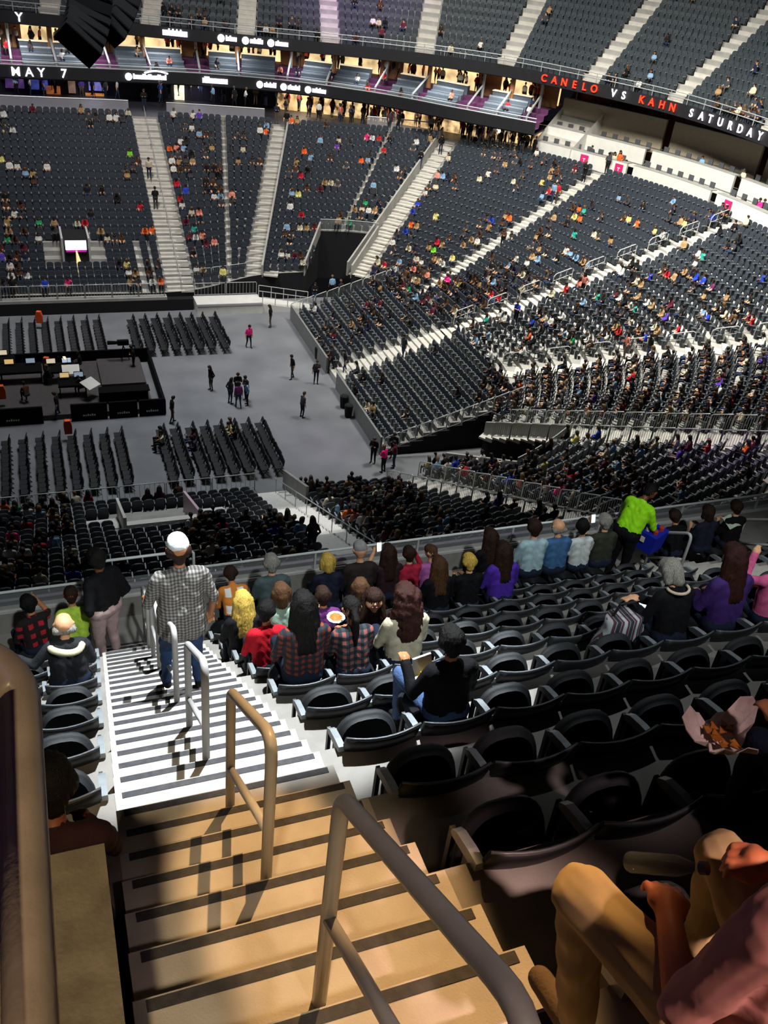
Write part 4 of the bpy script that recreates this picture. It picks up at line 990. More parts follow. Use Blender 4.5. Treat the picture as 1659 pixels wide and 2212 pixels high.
for nm, tops, bl, br, indiv in BLOCKS:
    T = [at_z(x, y, .9) for x, y in tops]; b0, b1 = at_z(*bl, .2), at_z(*br, .2)
    n = 12
    for r_, p in enumerate(T):
        f = r_/7; yb = b0[1]+(b1[1]-b0[1])*f; x = p[0]
        for c in range(n):
            y = p[1]+(yb-p[1])*(c+.3)/(n-.4); yw = math.pi/2+random.uniform(-.06, .06)
            if indiv:
                o = link('floor_chair', fcm, None, (x+random.uniform(-.03, .03), y, 0), yw)
                tag(o, f'black chair, {nm}, line {num(r_+1)}, {ordinal(c+1)} from far end', 'chair', 'black chairs of the '+nm); FLOORCH.append((nm, r_, c, x, y))
            else: rest.append((rotz(yw), np.array([x, y, 0])))
me0 = fcm; V0 = np.array([v.co[:] for v in me0.vertices]); F0 = [tuple(p.vertices) for p in me0.polygons]
v_, f_, m_ = merge_instances(V0, F0, [0]*len(F0), rest); me = bpy.data.meshes.new('floor_chairs'); me.from_pydata(v_.tolist(), [], f_); me.materials.append(fcm.materials[0])
o = link('floor_chairs', me); tag(o, 'lines of black chairs on the far left part of the event floor', 'chairs', kind='stuff')
# orange covers over single things at the left
for i, (px, py, z, d) in enumerate([(86, 690, .9, 0), (102, 790, 1.3, 0), (148, 929, .9, 0), (5, 852, 1.3, 0)]):
    p = at_z(px, py+8, z-.5); mb = MB(); mb.poly([(-.2, -.14, 0), (.2, -.14, 0), (.22, -.14, .5), (.14, -.14, .8), (-.14, -.14, .8), (-.22, -.14, .5)], .28, (0, 1, 0))
    o = mb.build('orange_cover', m_orange, None, False, (p[0], p[1], max(0.45, z-.5)), random.uniform(-.3, .3)); tag(o, ['bright orange cover on the far floor chairs', 'bright orange cover at the back of the sound booth', 'bright orange cover on the near floor chairs', 'bright orange cover at the left edge of the booth'][i], 'cover')
# sound booth
m_bk = pmat('booth_black', '#070709', .85, var=.2, scale=5, spec=.12)
m_dk = pmat('booth_carpet', '#4a4545', .9, var=.15, scale=8)
bt = tag(empty('sound_booth', (1, 52, 0)), 'black sound booth platform with barrier boards on the event floor', 'booth')
mb = MB(); mb.box((-8, 48.6, 0), (5.6, 55.6, .32)); part(mb, 'platform', m_dk, bt)
for a, b, lab in ((-8, -.6, 0), (.9, 2.9, 1), (3.0, 4.6, 1), (4.7, 6.2, 1)):
    mb = MB(); mb.box((a, 48.25, 0), (b, 48.4, 1.05)); bp = part(mb, 'barrier_board', m_bk, bt)
    for q in ([-5.6, -2.2] if not lab else [(a+b)/2]):
        mb = MB(); rr = random.Random(q)
        for t_ in range(6): mb.box((q-.35+.12*t_, 48.23, .30), (q-.27+.12*t_, 48.245, .30+.09*rr.choice([1, 1, 1.5])))
        part(mb, 'board_marks', m_rail, bt)
mb = MB(); mb.box((6.1, 48.4, 0), (6.25, 56.0, .9)); part(mb, 'barrier_board', m_bk, bt)
mb = MB(); mb.box((-8, 55.7, 0), (6.2, 55.85, .95)); part(mb, 'barrier_board', m_bk, bt)
mb = MB(); mb.box((2.6, 49.6, .32), (5.4, 50.2, 1.05)); mb.box((2.6, 49.5, 1.02), (5.5, 50.3, 1.07)); part(mb, 'desk', m_bk, bt)
mb = MB(); mb.box((2.9, 51.5, .32), (5.5, 55.2, .62)); part(mb, 'riser', m_dk, bt)
for i, (x, y, w_, d_) in enumerate([(-4.6, 52.5, 2.4, .9), (-1.6, 53.2, 2.4, .9), (-3.2, 54.6, 2.6, .8), (.6, 53.0, 1.8, .9), (-5.5, 50.5, 2.2, .9), (1.2, 51.0, 1.6, .8)]):
    t = tag(empty('mixing_desk', (x, y, .32)), ['left', 'middle', 'rear', 'right hand', 'front left', 'front right'][i]+' equipment desk inside the sound booth', 'desk')
    mb = MB(); mb.box((-w_/2, -d_/2, .68), (w_/2, d_/2, .76)); mb.hexa([(-w_/2, -d_/2, .76), (w_/2, -d_/2, .76), (w_/2, d_/2, .76), (-w_/2, d_/2, .76)], [(-w_/2, -d_/2, .80), (w_/2, -d_/2, .80), (w_/2, d_/2, 1.02), (-w_/2, d_/2, 1.02)]); link('console', mb.mesh('console', m_bk), t)
    for sx in (-w_/2+.05, w_/2-.1):
        mb = MB(); mb.box((sx, -d_/2, 0), (sx+.06, d_/2, .7)); link('trestle', mb.mesh('trestle', m_bk), t)
    for q in range(2):
        mb = MB(); mb.box((-.28, -.02, 1.05), (.28, .02, 1.40)); mb.box((-.03, -.02, .9), (.03, .02, 1.1)); so = link('monitor', mb.mesh('monitor', m_bk), t, (-w_/4+q*w_/2, d_/2-.2, 0), math.pi*.0)
        mb = MB(); mb.box((-.25, -.028, 1.08), (.25, -.021, 1.37)); so2 = link('screen', mb.mesh('screen', emat('booth_screen_%d' % ((i+q) % 4), ['#cfe4ff', '#ffd890', '#9fb4c8', '#fff0d0'][(i+q) % 4], 1.3 if i < 4 else .3)), so)
    if i in (0, 3):
        mb = MB(); mb.tube([(.5, .1, .9), (.5, .1, 1.45), (.4, 0, 1.55)], .012, 5); lo = link('lamp_stem', mb.mesh('lamp_stem', m_bk), t)
        mb = MB(); mb.tube([(.4, 0, 1.55), (.32, -.04, 1.5)], [.04, .12], 8); link('lamp_shade', mb.mesh('lamp_shade', emat('warm_lamp', '#ffc070', 9)), t)
for i, (px, py) in enumerate([(153, 800), (195, 830)]):
    p = at_z(px, py, 1.2); mb = MB(); mb.hexa([(-.5, -.35, 0), (.5, -.35, 0), (.5, .35, .3), (-.5, .35, .3)], [(-.5, -.35, .02), (.5, -.35, .02), (.5, .35, .32), (-.5, .35, .32)])
    o = mb.build('paper_sheet', m_white, None, False, (p[0], p[1], 1.1), .8*i); tag(o, ['white plan sheet standing on the booth desk', 'white paper sheet on the right booth desk'][i], 'paper')
# broadcast camera on tripod behind the booth
p = at_z(268, 778, 0.6); ct = tag(empty('broadcast_camera', (p[0], p[1], .32)), 'black broadcast camera on a tripod behind the booth', 'camera')
mb = MB()
for a in (0, 2.1, 4.2): mb.tube([(0, 0, 1.3), (.45*math.cos(a), .45*math.sin(a), 0)], .03, 5)
link('tripod', mb.mesh('tripod', m_bk), ct)
mb = MB(); mb.box((-.35, -.14, 1.35), (.35, .14, 1.65)); mb.tube([(-.35, 0, 1.5), (-.95, 0, 1.52)], [.11, .14], 8); mb.tube([(.3, .05, 1.35), (.75, .1, 1.2)], .02, 5); link('body', mb.mesh('body', m_bk), ct)
# hanging loudspeaker arrays
def line_array(name, label, pts, w_, h_, d_):
    t = tag(empty(name, pts[-1]), label, 'loudspeaker')
    for a, b in zip(pts[:-1], pts[1:]):
        a, b = np.array(a), np.array(b); v = b-a; c = (a+b)/2; tilt = math.atan2(v[1], -v[2]); roll = math.atan2(v[0], -v[2])
        mb = MB(); mb.box((-w_/2, -d_/2, -np.linalg.norm(v)*.47), (w_/2, d_/2, np.linalg.norm(v)*.47)); mb.box((-w_*.46, -d_/2-.02, -np.linalg.norm(v)*.40), (w_*.46, -d_/2, np.linalg.norm(v)*.40))
        o = mb.build('cabinet', m_bk, t); o.matrix_parent_inverse = Matrix.Translation(-Vector(t.location)); o.location = c; o.rotation_euler = (tilt, -roll, 0)
    mb = MB(); P0 = np.array(pts[0]); mb.tube([P0, P0+[0, 0, 8]], .05, 5); part(mb, 'hoist_chain', m_bk, t)
def aw(px, py, y): p = at_y(px, py, y); return tuple(p)
line_array('line_array', 'large black hanging loudspeaker array at the top left', [aw(204, -130, 52.6), aw(202, -80, 52.5), aw(199, -40, 52.3), aw(195, 0, 52), aw(191, 28, 51.8), aw(187, 48, 51.5), aw(181, 67, 51.1), aw(174, 85, 50.6), aw(167, 101, 50.0)], 2.0, .5, 1.0)
line_array('line_array', 'narrow black hanging loudspeaker array right of the large one', [aw(300, -90, 55), aw(290, -50, 54.8), aw(280, -15, 54.5), aw(272, 12, 54.2), aw(262, 36, 53.8), aw(250, 58, 53.3), aw(238, 77, 52.7)], 1.15, .5, .8)
# left dark truss mass above
mb = MB(); p = at_y(30, 12, 60)
for q in range(2): mb.tube([(p[0]-8, 60, p[2]+.5*q+.6), (p[0]+3.6, 60, p[2]+.5*q+.6)], .08, 6)
for q in range(14): mb.tube([(p[0]-8+q*.83, 60, p[2]+.6), (p[0]-7.6+q*.83, 60, p[2]+1.1)], .05, 5)
o = mb.build('lighting_truss', m_bk); tag(o, 'black lighting truss at the top left corner', 'truss')
# ================================================================== people
def capsule_into(mb, p0, p1, r0, r1, seg=10, flat=None):
    p0, p1 = np.array(p0, float), np.array(p1, float); d = p1-p0; L = np.linalg.norm(d)
    if L < 1e-5: d = np.array([0, 0, 1.]); p1 = p0+d*1e-4; L = 1e-4
    t = d/L; up = np.array([0, 0, 1.]) if abs(t[2]) < .9 else np.array([0, 1., 0]); a = np.cross(t, up); a /= np.linalg.norm(a); b = np.cross(a, t)
    rings = []
    for q in (-90, -60, -30, 0):
        c, s = math.cos(math.radians(q)), math.sin(math.radians(q)); rings.append((p0+t*r0*s, max(r0*c, 1e-4)))
    for q in (0, 30, 60, 90):
        c, s = math.cos(math.radians(q)), math.sin(math.radians(q)); rings.append((p1+t*r1*s, max(r1*c, 1e-4)))
    vs = []; fs = []
    for c, r in rings:
        for k in range(seg):
            an = 2*math.pi*k/seg; vs.append(c+r*(math.cos(an)*a+math.sin(an)*b))
    for i in range(len(rings)-1):
        for k in range(seg): fs.append((i*seg+k, i*seg+(k+1) % seg, (i+1)*seg+(k+1) % seg, (i+1)*seg+k))
    fs += [tuple(range(seg))[::-1], tuple((len(rings)-1)*seg+k for k in range(seg))]
    mb.add(vs, fs)
def V3(*a): return np.array(a, float)
def rotx(a):
    c, s = math.cos(a), math.sin(a); return np.array([[1, 0, 0], [0, c, -s], [0, s, c]])
def roty(a):
    c, s = math.cos(a), math.sin(a); return np.array([[c, 0, s], [0, 1, 0], [-s, 0, c]])
SHIRT, SKIN, PANTS, SHOES, HAIR = 0, 1, 2, 3, 4
def skeleton(pose='sit', lean=.1, side=0.0, twist=0.0, head=(0, 0), arms=None, legs=None, sleeve='short', bulk=1.0, fingers=False, shorts=False, face=True, hipz=None, skirt=False, wide=1.0, untuck=False):
    """capsules (p0,p1,r0,r1,mat); local frame: x right, y forward, z up, origin on the floor below the hips"""
    C = []; hz = hipz if hipz is not None else (.52 if pose == 'sit' else .93)
    hip = V3(0, 0, hz)
    Rt = roty(side)@rotx(-lean)@rotz(twist)
    T = lambda x, y, z: hip+Rt@V3(x, y, z)
    b = bulk
    # pelvis, trunk
    C += [(hip+V3(-.09*wide, 0, 0), hip+V3(.09*wide, 0, 0), .115*b, .115*b, SHIRT if untuck else PANTS)]
    for sx in (-1, 1):
        C += [(T(sx*.075*wide, 0, .06), T(sx*.075*wide, .0, .26), .108*b, .112*b, SHIRT), (T(sx*.075*wide, 0, .26), T(sx*.10*wide, -.01, .42), .112*b, .085*b, SHIRT)]
    C += [(T(-.155*wide, -.01, .445), T(.155*wide, -.01, .445), .068*b, .068*b, SHIRT), (T(0, .015, .10), T(0, .02, .36), .115*b, .115*b, SHIRT), (T(0, -.012, .43), T(0, .0, .50), .075, .062, SHIRT)]
    # neck and head
    n0, n1 = T(0, -.005, .48), T(0, .02, .58); C += [(n0, n1, .054, .05, SKIN)]
    yaw, pit = head; Rh = Rt@rotz(yaw)@rotx(-pit); hc = n1+Rt@V3(0, .012, .02)+Rh@V3(0, .012, .088)
    H = lambda x, y, z: hc+Rh@V3(x, y, z)
    C += [(H(0, -.018, .022), H(0, .018, .03), .098, .092, SKIN), (H(-.028, .03, -.02), H(.028, .03, -.02), .062, .062, SKIN), (H(0, .045, -.05), H(0, .055, -.085), .052, .034, SKIN), (H(0, -.03, -.03), H(0, -.03, .0), .072, .08, SKIN)]
    if face: C += [(H(0, .095, .012), H(0, .112, -.022), .011, .015, SKIN), (H(-.03, .088, .03), H(.03, .088, .03), .013, .013, SKIN), (H(-.018, .09, -.052), H(.018, .09, -.052), .011, .011, SKIN)]
    for sx in (-1, 1): C += [(H(sx*.092, -.012, -.012), H(sx*.098, -.02, .022), .015, .019, SKIN)]
    # arms
    if arms is None: arms = 'lap' if pose == 'sit' else 'down'
    if isinstance(arms, str): arms = (arms, arms)
    for sx, ar in zip((-1, 1), arms):
        S = T(sx*.185*wide, -.01, .435)
        if ar == 'lap': E, W = hip+Rt@V3(sx*.25, .07, .16), hip+V3(sx*.10, .30, .13)
        elif ar == 'together': E, W = hip+Rt@V3(sx*.24, .10, .14), hip+V3(sx*.04, .36, .16)
        elif ar == 'knee': E, W = hip+Rt@V3(sx*.23, .20, .20), hip+V3(sx*.13, .40, .16)
        elif ar == 'down': E, W = T(sx*.25, -.02, .15), T(sx*.26, .06, -.10)
        elif ar == 'pocket': E, W = T(sx*.28, -.08, .16), T(sx*.19, .04, -.02)
        elif ar == 'phone': E, W = T(sx*.22, .10, .18), T(sx*.08, .30, .30)
        elif ar == 'raise': E, W = T(sx*.28, .16, .38), T(sx*.16, .22, .62)
        elif ar == 'fold': E, W = T(sx*.25, .06, .20), T(-sx*.06, .19, .24)
        elif ar == 'rest': E, W = T(sx*.27, .0, .16), T(sx*.27, .25, .14)
        elif ar == 'back': E, W = T(sx*.34, -.12, .30), T(sx*.55, -.10, .24)
        else: E, W = hip+V3(*ar[0]), hip+V3(*ar[1])
        E, W = np.array(E, float), np.array(W, float); d = (W-E)/np.linalg.norm(W-E)
        C += [(S, E, .058*b, .046*b, SHIRT if sleeve in ('short', 'long') else SKIN)]
        if sleeve == 'short': C += [(S*.35+E*.65, E, .045, .042, SKIN)]
        C += [(E, W, .043 if sleeve != 'long' else .048*b, .031 if sleeve != 'long' else .040*b, SHIRT if sleeve == 'long' else SKIN)]
        side_ = np.cross(d, V3(0, 0, 1)); side_ /= np.linalg.norm(side_)+1e-6; upv = np.cross(side_, d)
        hd = W+d*.05
        C += [(W, hd, .030, .034, SKIN), (hd-side_*.022, hd+side_*.022, .024, .024, SKIN)]
        if fingers:
            for fi in range(4):
                o = side_*((fi-1.5)*.0242); L = (.038, .044, .041, .032)[fi]
                f0 = hd+d*.022+o; f1 = f0+d*L*.8-upv*L*.45; f2 = f1-upv*L*.75+d*.004
                C += [(f0, f1, .0100, .0094, SKIN), (f1, f2, .0094, .0080, SKIN)]
            th = W+d*.02+side_*(-sx)*.03*1.0; C += [(th, th+d*.04+side_*(-sx)*.022-upv*.012, .013, .0115, SKIN), (th+d*.04+side_*(-sx)*.022-upv*.012, th+d*.065+side_*(-sx)*.008-upv*.028, .0115, .0095, SKIN)]
        else:
            C += [(hd+d*.01-side_*.018, hd+d*.055-side_*.016-upv*.03, .016, .013, SKIN), (hd+d*.01+side_*.018, hd+d*.055+side_*.014-upv*.03, .016, .013, SKIN), (W+d*.02-side_*sx*.03, W+d*.065-side_*sx*.035-upv*.015, .014, .011, SKIN)]
    # legs
    for li, sx in enumerate((-1, 1)):
        h = hip+V3(sx*.095*wide, 0, -.02)
        if legs is not None and legs[li] is not None: K, A = hip+V3(*legs[li][0]), hip+V3(*legs[li][1])
        elif pose == 'sit': K, A = hip+V3(sx*.14, .43, .02), hip+V3(sx*.13, .42, -hz+.09)
        else: K, A = hip+V3(sx*.10, .03, -.43), hip+V3(sx*.11, -.02, -hz+.09)
        C += [(h, K, .092*b, .064*b, PANTS)]
        C += [(K, A, .060*b, .044*b, SKIN if shorts else PANTS)] if not shorts else [(K, A, .054, .036, SKIN)]
        f = V3(sx*.15, 1, 0); f /= np.linalg.norm(f); C += [(A+V3(0, -.03, -.045), A+f*.15+V3(0, 0, -.055), .042, .036, SHOES)]
    if untuck: C += [(T(sx*.08*wide, 0, -.12), T(sx*.08*wide, 0, .10), .134*b, .126*b, SHIRT) for sx in (-1, 1)]+[(T(0, -.02, -.12), T(0, -.02, .10), .12*b, .12*b, SHIRT)]
    return C, (hc, Rh), T
HAIRSETS = {
 'short': [((0, -.014, .036), (0, .028, .05), .107, .095), ((-.048, -.024, .015), (.048, -.024, .015), .074, .074), ((0, -.04, -.015), (0, -.05, -.055), .088, .066)],
 'crop': [((0, -.014, .034), (0, .022, .045), .105, .093), ((0, -.038, -.01), (0, -.048, -.045), .086, .064)],
 'bob': [((0, -.012, .04), (0, .03, .05), .108, .095), ((-.07, -.02, .02), (-.085, -.01, -.09), .06, .045), ((.07, -.02, .02), (.085, -.01, -.09), .06, .045), ((0, -.05, 0), (0, -.065, -.10), .088, .07)],
 'long': [((0, -.012, .04), (0, .03, .05), .108, .095), ((-.065, -.03, .02), (-.10, -.05, -.20), .062, .05), ((.065, -.03, .02), (.10, -.05, -.20), .062, .05), ((0, -.05, 0), (0, -.115, -.36), .092, .075), ((-.05, -.08, -.15), (-.06, -.12, -.40), .06, .045), ((.05, -.08, -.15), (.06, -.12, -.40), .06, .045)],
 'pony': [((0, -.012, .038), (0, .03, .05), .104, .092), ((0, -.045, 0), (0, -.05, -.04), .08, .06), ((0, -.11, .01), (0, -.15, -.06), .035, .045), ((0, -.15, -.06), (0, -.15, -.34), .045, .025)],
 'bald': [((-.06, -.05, -.03), (.06, -.05, -.03), .055, .055), ((-.085, -.01, -.02), (-.08, -.06, -.03), .03, .05), ((.085, -.01, -.02), (.08, -.06, -.03), .03, .05)],
 'cap': [((0, -.012, .055), (0, .02, .06), .100, .094), ((-.02, .10, .055), (.02, .10, .055), .03, .03)],
}
def hair_caps(style, frame):
    hc, Rh = frame
    if style == 'curly':
        rr = random.Random(3); out = []
        for a, b, r0, r1 in HAIRSETS['long']: out.append((hc+Rh@V3(*a), hc+Rh@V3(*b), r0*1.05, r1*1.15))
        for q in range(70):
            t = rr.random(); z = .11-.46*t; w_ = .10+.06*min(1, t*2.2); an = rr.uniform(.6, 2*math.pi-.6)-math.pi/2+math.pi
            an = rr.uniform(math.pi*.95, math.pi*2.05); out.append((hc+Rh@V3(w_*math.cos(an), w_*.9*math.sin(an)*.9-.03, z), hc+Rh@V3(w_*math.cos(an+.25), w_*.9*math.sin(an+.25)-.03, z-.03), rr.uniform(.022, .034), rr.uniform(.018, .03)))
        return out
    return [(hc+Rh@V3(*a), hc+Rh@V3(*b), r0, r1) for a, b, r0, r1 in HAIRSETS[style]]
_tmp = []
def queue_mesh(caps, voxel, smooth_it=4):
    """union of capsules -> one continuous skin (evaluated later in one go)"""
    mb = MB()
    for c in caps: capsule_into(mb, c[0], c[1], c[2], c[3], 12 if voxel < .02 else 8)
    me = bpy.data.meshes.new('tmp'); me.from_pydata(mb.v, [], mb.f); o = bpy.data.objects.new('tmp', me); COL.objects.link(o)
    r = o.modifiers.new('r', 'REMESH'); r.mode = 'VOXEL'; r.voxel_size = voxel; r.use_smooth_shade = True
    s = o.modifiers.new('s', 'SMOOTH'); s.iterations = smooth_it; s.factor = .5
    _tmp.append(o); return o
def finish_meshes():
    bpy.context.view_layer.update(); dg = bpy.context.evaluated_depsgraph_get(); out = {}
    for o in _tmp: out[o] = bpy.data.meshes.new_from_object(o.evaluated_get(dg))
    return out
def drop_tmp():
    for o in _tmp:
        me = o.data; bpy.data.objects.remove(o); bpy.data.meshes.remove(me)
    _tmp.clear()
def face_materials(me, caps):
    n = len(me.polygons); c = np.empty(n*3); me.polygons.foreach_get('center', c); c = c.reshape(-1, 3)
    best = np.full(n, 1e9); mi = np.zeros(n, int)
    for p0, p1, r0, r1, m in caps:
        d = p1-p0; L2 = max(d@d, 1e-9); t = np.clip(((c-p0)@d)/L2, 0, 1); q = p0+t[:, None]*d
        dist = np.linalg.norm(c-q, axis=1)-(r0+(r1-r0)*t); s = dist < best; best[s] = dist[s]; mi[s] = m
    me.polygons.foreach_set('material_index', mi); me.polygons.foreach_set('use_smooth', np.ones(n, bool)); me.update()
def wrinkle(me, caps_mats, amp):
    """folds in the cloth: displacement along the normal from a few crossed waves"""
    n = len(me.vertices); co = np.empty(n*3); me.vertices.foreach_get('co', co); co = co.reshape(-1, 3); no = np.empty(n*3); me.vertices.foreach_get('normal', no); no = no.reshape(-1, 3)
    w = np.sin(co[:, 2]*46+7*np.sin(co[:, 0]*13)+5*np.sin(co[:, 1]*11))*.6+np.sin(co[:, 0]*38+co[:, 1]*31+6*np.sin(co[:, 2]*9))*.4
    cloth = np.zeros(n); pm = np.empty(len(me.polygons), int); me.polygons.foreach_get('material_index', pm)
    lt = np.empty(len(me.polygons), int); me.polygons.foreach_get('loop_total', lt); vi = np.empty(len(me.loops), int); me.loops.foreach_get('vertex_index', vi)
    pl = np.repeat(pm, lt); cloth[vi[(pl == SHIRT) | (pl == PANTS)]] = 1; cloth[vi[(pl == SKIN) | (pl == SHOES)]] = 0
    co += no*(w*amp*cloth)[:, None]; me.vertices.foreach_set('co', co.ravel()); me.update()
def strands(me, amp=.006):
    n = len(me.vertices); co = np.empty(n*3); me.vertices.foreach_get('co', co); co = co.reshape(-1, 3); no = np.empty(n*3); me.vertices.foreach_get('normal', no); no = no.reshape(-1, 3)
    c = co.mean(0); an = np.arctan2(co[:, 1]-c[1], co[:, 0]-c[0]); w = np.sin(an*23+co[:, 2]*14)*.6+np.sin(an*41-co[:, 2]*23)*.4
    co += no*(w*amp)[:, None]; me.vertices.foreach_set('co', co.ravel()); me.update()
def cloth(name, color, bump=.35, rough=.85, var=.15, scale=14): return pmat('cloth_'+name, color, rough, var=var, scale=scale, bump=bump, bscale=70, spec=.2)
def skin(name, color): return pmat('skin_'+name, color, .5, var=.08, scale=20, bump=.05, bscale=200, spec=.35)
def hairm(name, color): return pmat('hair_'+name, color, .6, var=.5, scale=34, bump=.7, bscale=70, stretch=(3, 3, .35), spec=.25)
def plaid(name, c0, c1, c2, sc):
    if name in MATS: return MATS[name]
    m, nt, b = new_mat(name); N, L = nt.nodes, nt.links; tc = N.new('ShaderNodeTexCoord'); mp = N.new('ShaderNodeMapping'); mp.inputs['Scale'].default_value = (sc, sc*.5, sc); L.new(tc.outputs['Object'], mp.inputs[0])
    mix = None
    for ax in ('X', 'Z'):
        w = N.new('ShaderNodeTexWave'); w.bands_direction = ax; w.inputs['Scale'].default_value = 1; w.inputs['Distortion'].default_value = .6; L.new(mp.outputs[0], w.inputs[0])
        r = N.new('ShaderNodeValToRGB'); r.color_ramp.elements[0].position = .45; r.color_ramp.elements[1].position = .55; L.new(w.outputs['Fac'], r.inputs[0])
        if mix is None: mix = r
        else:
            mm = N.new('ShaderNodeMath'); mm.operation = 'ADD'; L.new(mix.outputs[0], mm.inputs[0]); L.new(r.outputs[0], mm.inputs[1])
            dv = N.new('ShaderNodeMath'); dv.operation = 'MULTIPLY'; dv.inputs[1].default_value = .5; L.new(mm.outputs[0], dv.inputs[0])
    rp = N.new('ShaderNodeValToRGB'); rp.color_ramp.elements[0].color = lin(c0)+(1,); rp.color_ramp.elements[1].color = lin(c2)+(1,); e = rp.color_ramp.elements.new(.5); e.color = lin(c1)+(1,)
    L.new(dv.outputs[0], rp.inputs[0]); L.new(rp.outputs[0], b.inputs['Base Color']); b.inputs['Roughness'].default_value = .9
    MATS[name] = m; return m
FIG = []
def person(label, loc, yaw=0.0, scale=1.0, shirt=None, pants=None, sk=None, shoes=None, hair=None, hairstyle='short', voxel=.016, group=None, extra=None, wr=.004, key=None, **pose):
    """queue one figure; built after all remeshes are evaluated"""
    caps, frame, T = skeleton(**pose)
    ob = queue_mesh(caps, voxel, 3)
    hc = hair_caps(hairstyle, frame) if hairstyle else None
    oh = queue_mesh(hc, max(.012, voxel*.9), 2) if hc else None
    FIG.append(dict(label=label, loc=loc, yaw=yaw, scale=scale, mats=[shirt, sk, pants, shoes], hair=hair, ob=ob, oh=oh, caps=caps, group=group, frame=frame, extra=extra, wr=wr, hs=hairstyle, key=key))
def build_people():
    M_ = finish_meshes(); out = {}
    for f in FIG:
        t = tag(empty('person', f['loc'], f['yaw']), f['label'], 'person', f['group']); t.scale = (f['scale'],)*3
        me = M_[f['ob']]; me.name = 'body'; me.materials.clear()
        for m in f['mats']: me.materials.append(m)
        face_materials(me, f['caps']); wrinkle(me, None, f['wr']); b = link('body', me, t)
        if f['oh'] is not None:
            h = M_[f['oh']]; h.name = 'hair'; h.materials.clear(); h.materials.append(f['hair'])
            h.polygons.foreach_set('use_smooth', np.ones(len(h.polygons), bool))
            if f['hs'] not in ('cap',): strands(h)
            link('hat' if f['hs'] == 'cap' else 'hair', h, t)
        if f['extra']: f['extra'](t, f['frame'])
        out[f['key'] or f['label']] = t
    drop_tmp(); FIG.clear()
    return out
# ------------------------------------------------------------------ people of our own section
jeans = cloth('jeans', '#2c4468', .5); dkj = cloth('dark_jeans', '#1b2436', .5); blackc = cloth('black', '#0c0c10'); greyc = cloth('grey', '#5b6668'); khakic = pmat('cloth_khaki', '#b09a70', .85, var=.12, scale=9, bump=.12, bscale=22, spec=.2)
sk1, sk2, sk3 = skin('light', '#d9a37c'), skin('medium', '#b57a52'), skin('brown', '#7a4a30')
shoe = cloth('shoe', '#1a1a1c'); hb, hdb, hbl, hgr, hrd = hairm('black', '#0b0908'), hairm('dark_brown', '#2a180f'), hairm('blonde', '#c9a94f'), hairm('grey', '#8c8a82'), hairm('auburn', '#31160f')
hbr, hwh = hairm('brown', '#4b321d'), hairm('white', '#d8d6d0')
def seat_loc(key):
    for k, j, side, x in PEOPLE:
        if k == key: return (x, row_rear(j)+.27+(.25 if j == 8 else 0), row_front(j)[1])
def sit(key, h, label, **kw):
    x, y, z = seat_loc(key); kw.setdefault('sk', sk1); kw.setdefault('pants', dkj); kw.setdefault('shoes', shoe); kw.setdefault('hair', hdb); kw.setdefault('lean', .12)
    person(label, (x, y, z), kw.pop('yaw', 0.0), h/1.33, key=key, group='spectators of our own section', **kw)
def nape(t, frame):
    hc, Rh = frame; mb = MB()
    for a, b, r0, r1 in (((-.045, -.035, .0), (.045, -.035, .0), .07, .07), ((0, -.04, -.03), (0, -.05, -.07), .078, .058)): capsule_into(mb, hc+Rh@V3(*a), hc+Rh@V3(*b), r0, r1, 12)
    link('hair', mb.mesh('hair', hdb, True), t)
def face_parts(t, frame):
    hc, Rh = frame
    for sx in (-1, 1):
        mb = MB(); p = hc+Rh@V3(sx*.034, .083, .018); capsule_into(mb, p, p+Rh@V3(0, .004, 0), .012, .012, 8); link('eye', mb.mesh('eye', pmat('eye_dark', '#20160f', .3)), t)
    mb = MB(); a, b = hc+Rh@V3(-.024, .095, -.05), hc+Rh@V3(.024, .095, -.05); capsule_into(mb, a, b, .006, .006, 8); link('mouth', mb.mesh('mouth', pmat('lips', '#8c4038', .4)), t)
sit('lime_boy', 1.20, 'person in lime green T-shirt seated at the front rail left of the stair', shirt=cloth('lime', '#b4d848'), hair=hdb, hairstyle='crop', sk=sk2, arms=('fold', 'lap'), lean=.2)
sit('red_black', 1.18, 'person in red and black top seated at the front rail, far left', shirt=plaid('redblack', '#14090a', '#14090a', '#b01828', 2.2), hair=hb, hairstyle='short', sk=sk2, arms=('lap', 'raise'), lean=.15, yaw=.4)
sit('bald_man', 1.24, 'balding man in dark jacket with cream hood, arm over the next seat', shirt=cloth('charcoal', '#26282c'), hair=hgr, hairstyle='bald', sleeve='long', bulk=1.15, arms=(((-.34, .0, .26), (-.55, .14, .30)), 'lap'), lean=.08)
sit('dark_left', 1.12, 'dim figure in dark clothes seated beside the concrete ledge', shirt=cloth('maroon_dark', '#2a1519'), hair=hb, hairstyle='short', sk=sk3, sleeve='long', lean=.3, arms='knee')
sit('blonde', 1.19, 'woman with long straight blonde hair seated beside the stair', shirt=blackc, hair=hbl, hairstyle='long', sleeve='long', arms='together')
sit('red_boy', 1.12, 'boy in red T-shirt with black hair seated by the stair', shirt=cloth('red', '#b01425'), hair=hb, hairstyle='short', sk=sk2, head=(-.6, .1), arms='lap', lean=.18)
sit('long_black', 1.29, 'woman with very long black hair and plaid rust shirt', shirt=plaid('rust_plaid', '#1a1c26', '#2c2430', '#7c3218', 5), hair=hb, hairstyle='long', sk=sk2, sleeve='long', arms='together', lean=.12)
sit('ponytail', 1.12, 'girl with black ponytail in striped dark top holding a food tray', shirt=plaid('stripe_dark', '#121418', '#26303a', '#8c4a44', 4), hair=hb, hairstyle='pony', sk=sk2, arms='phone', lean=.25, sleeve='long')
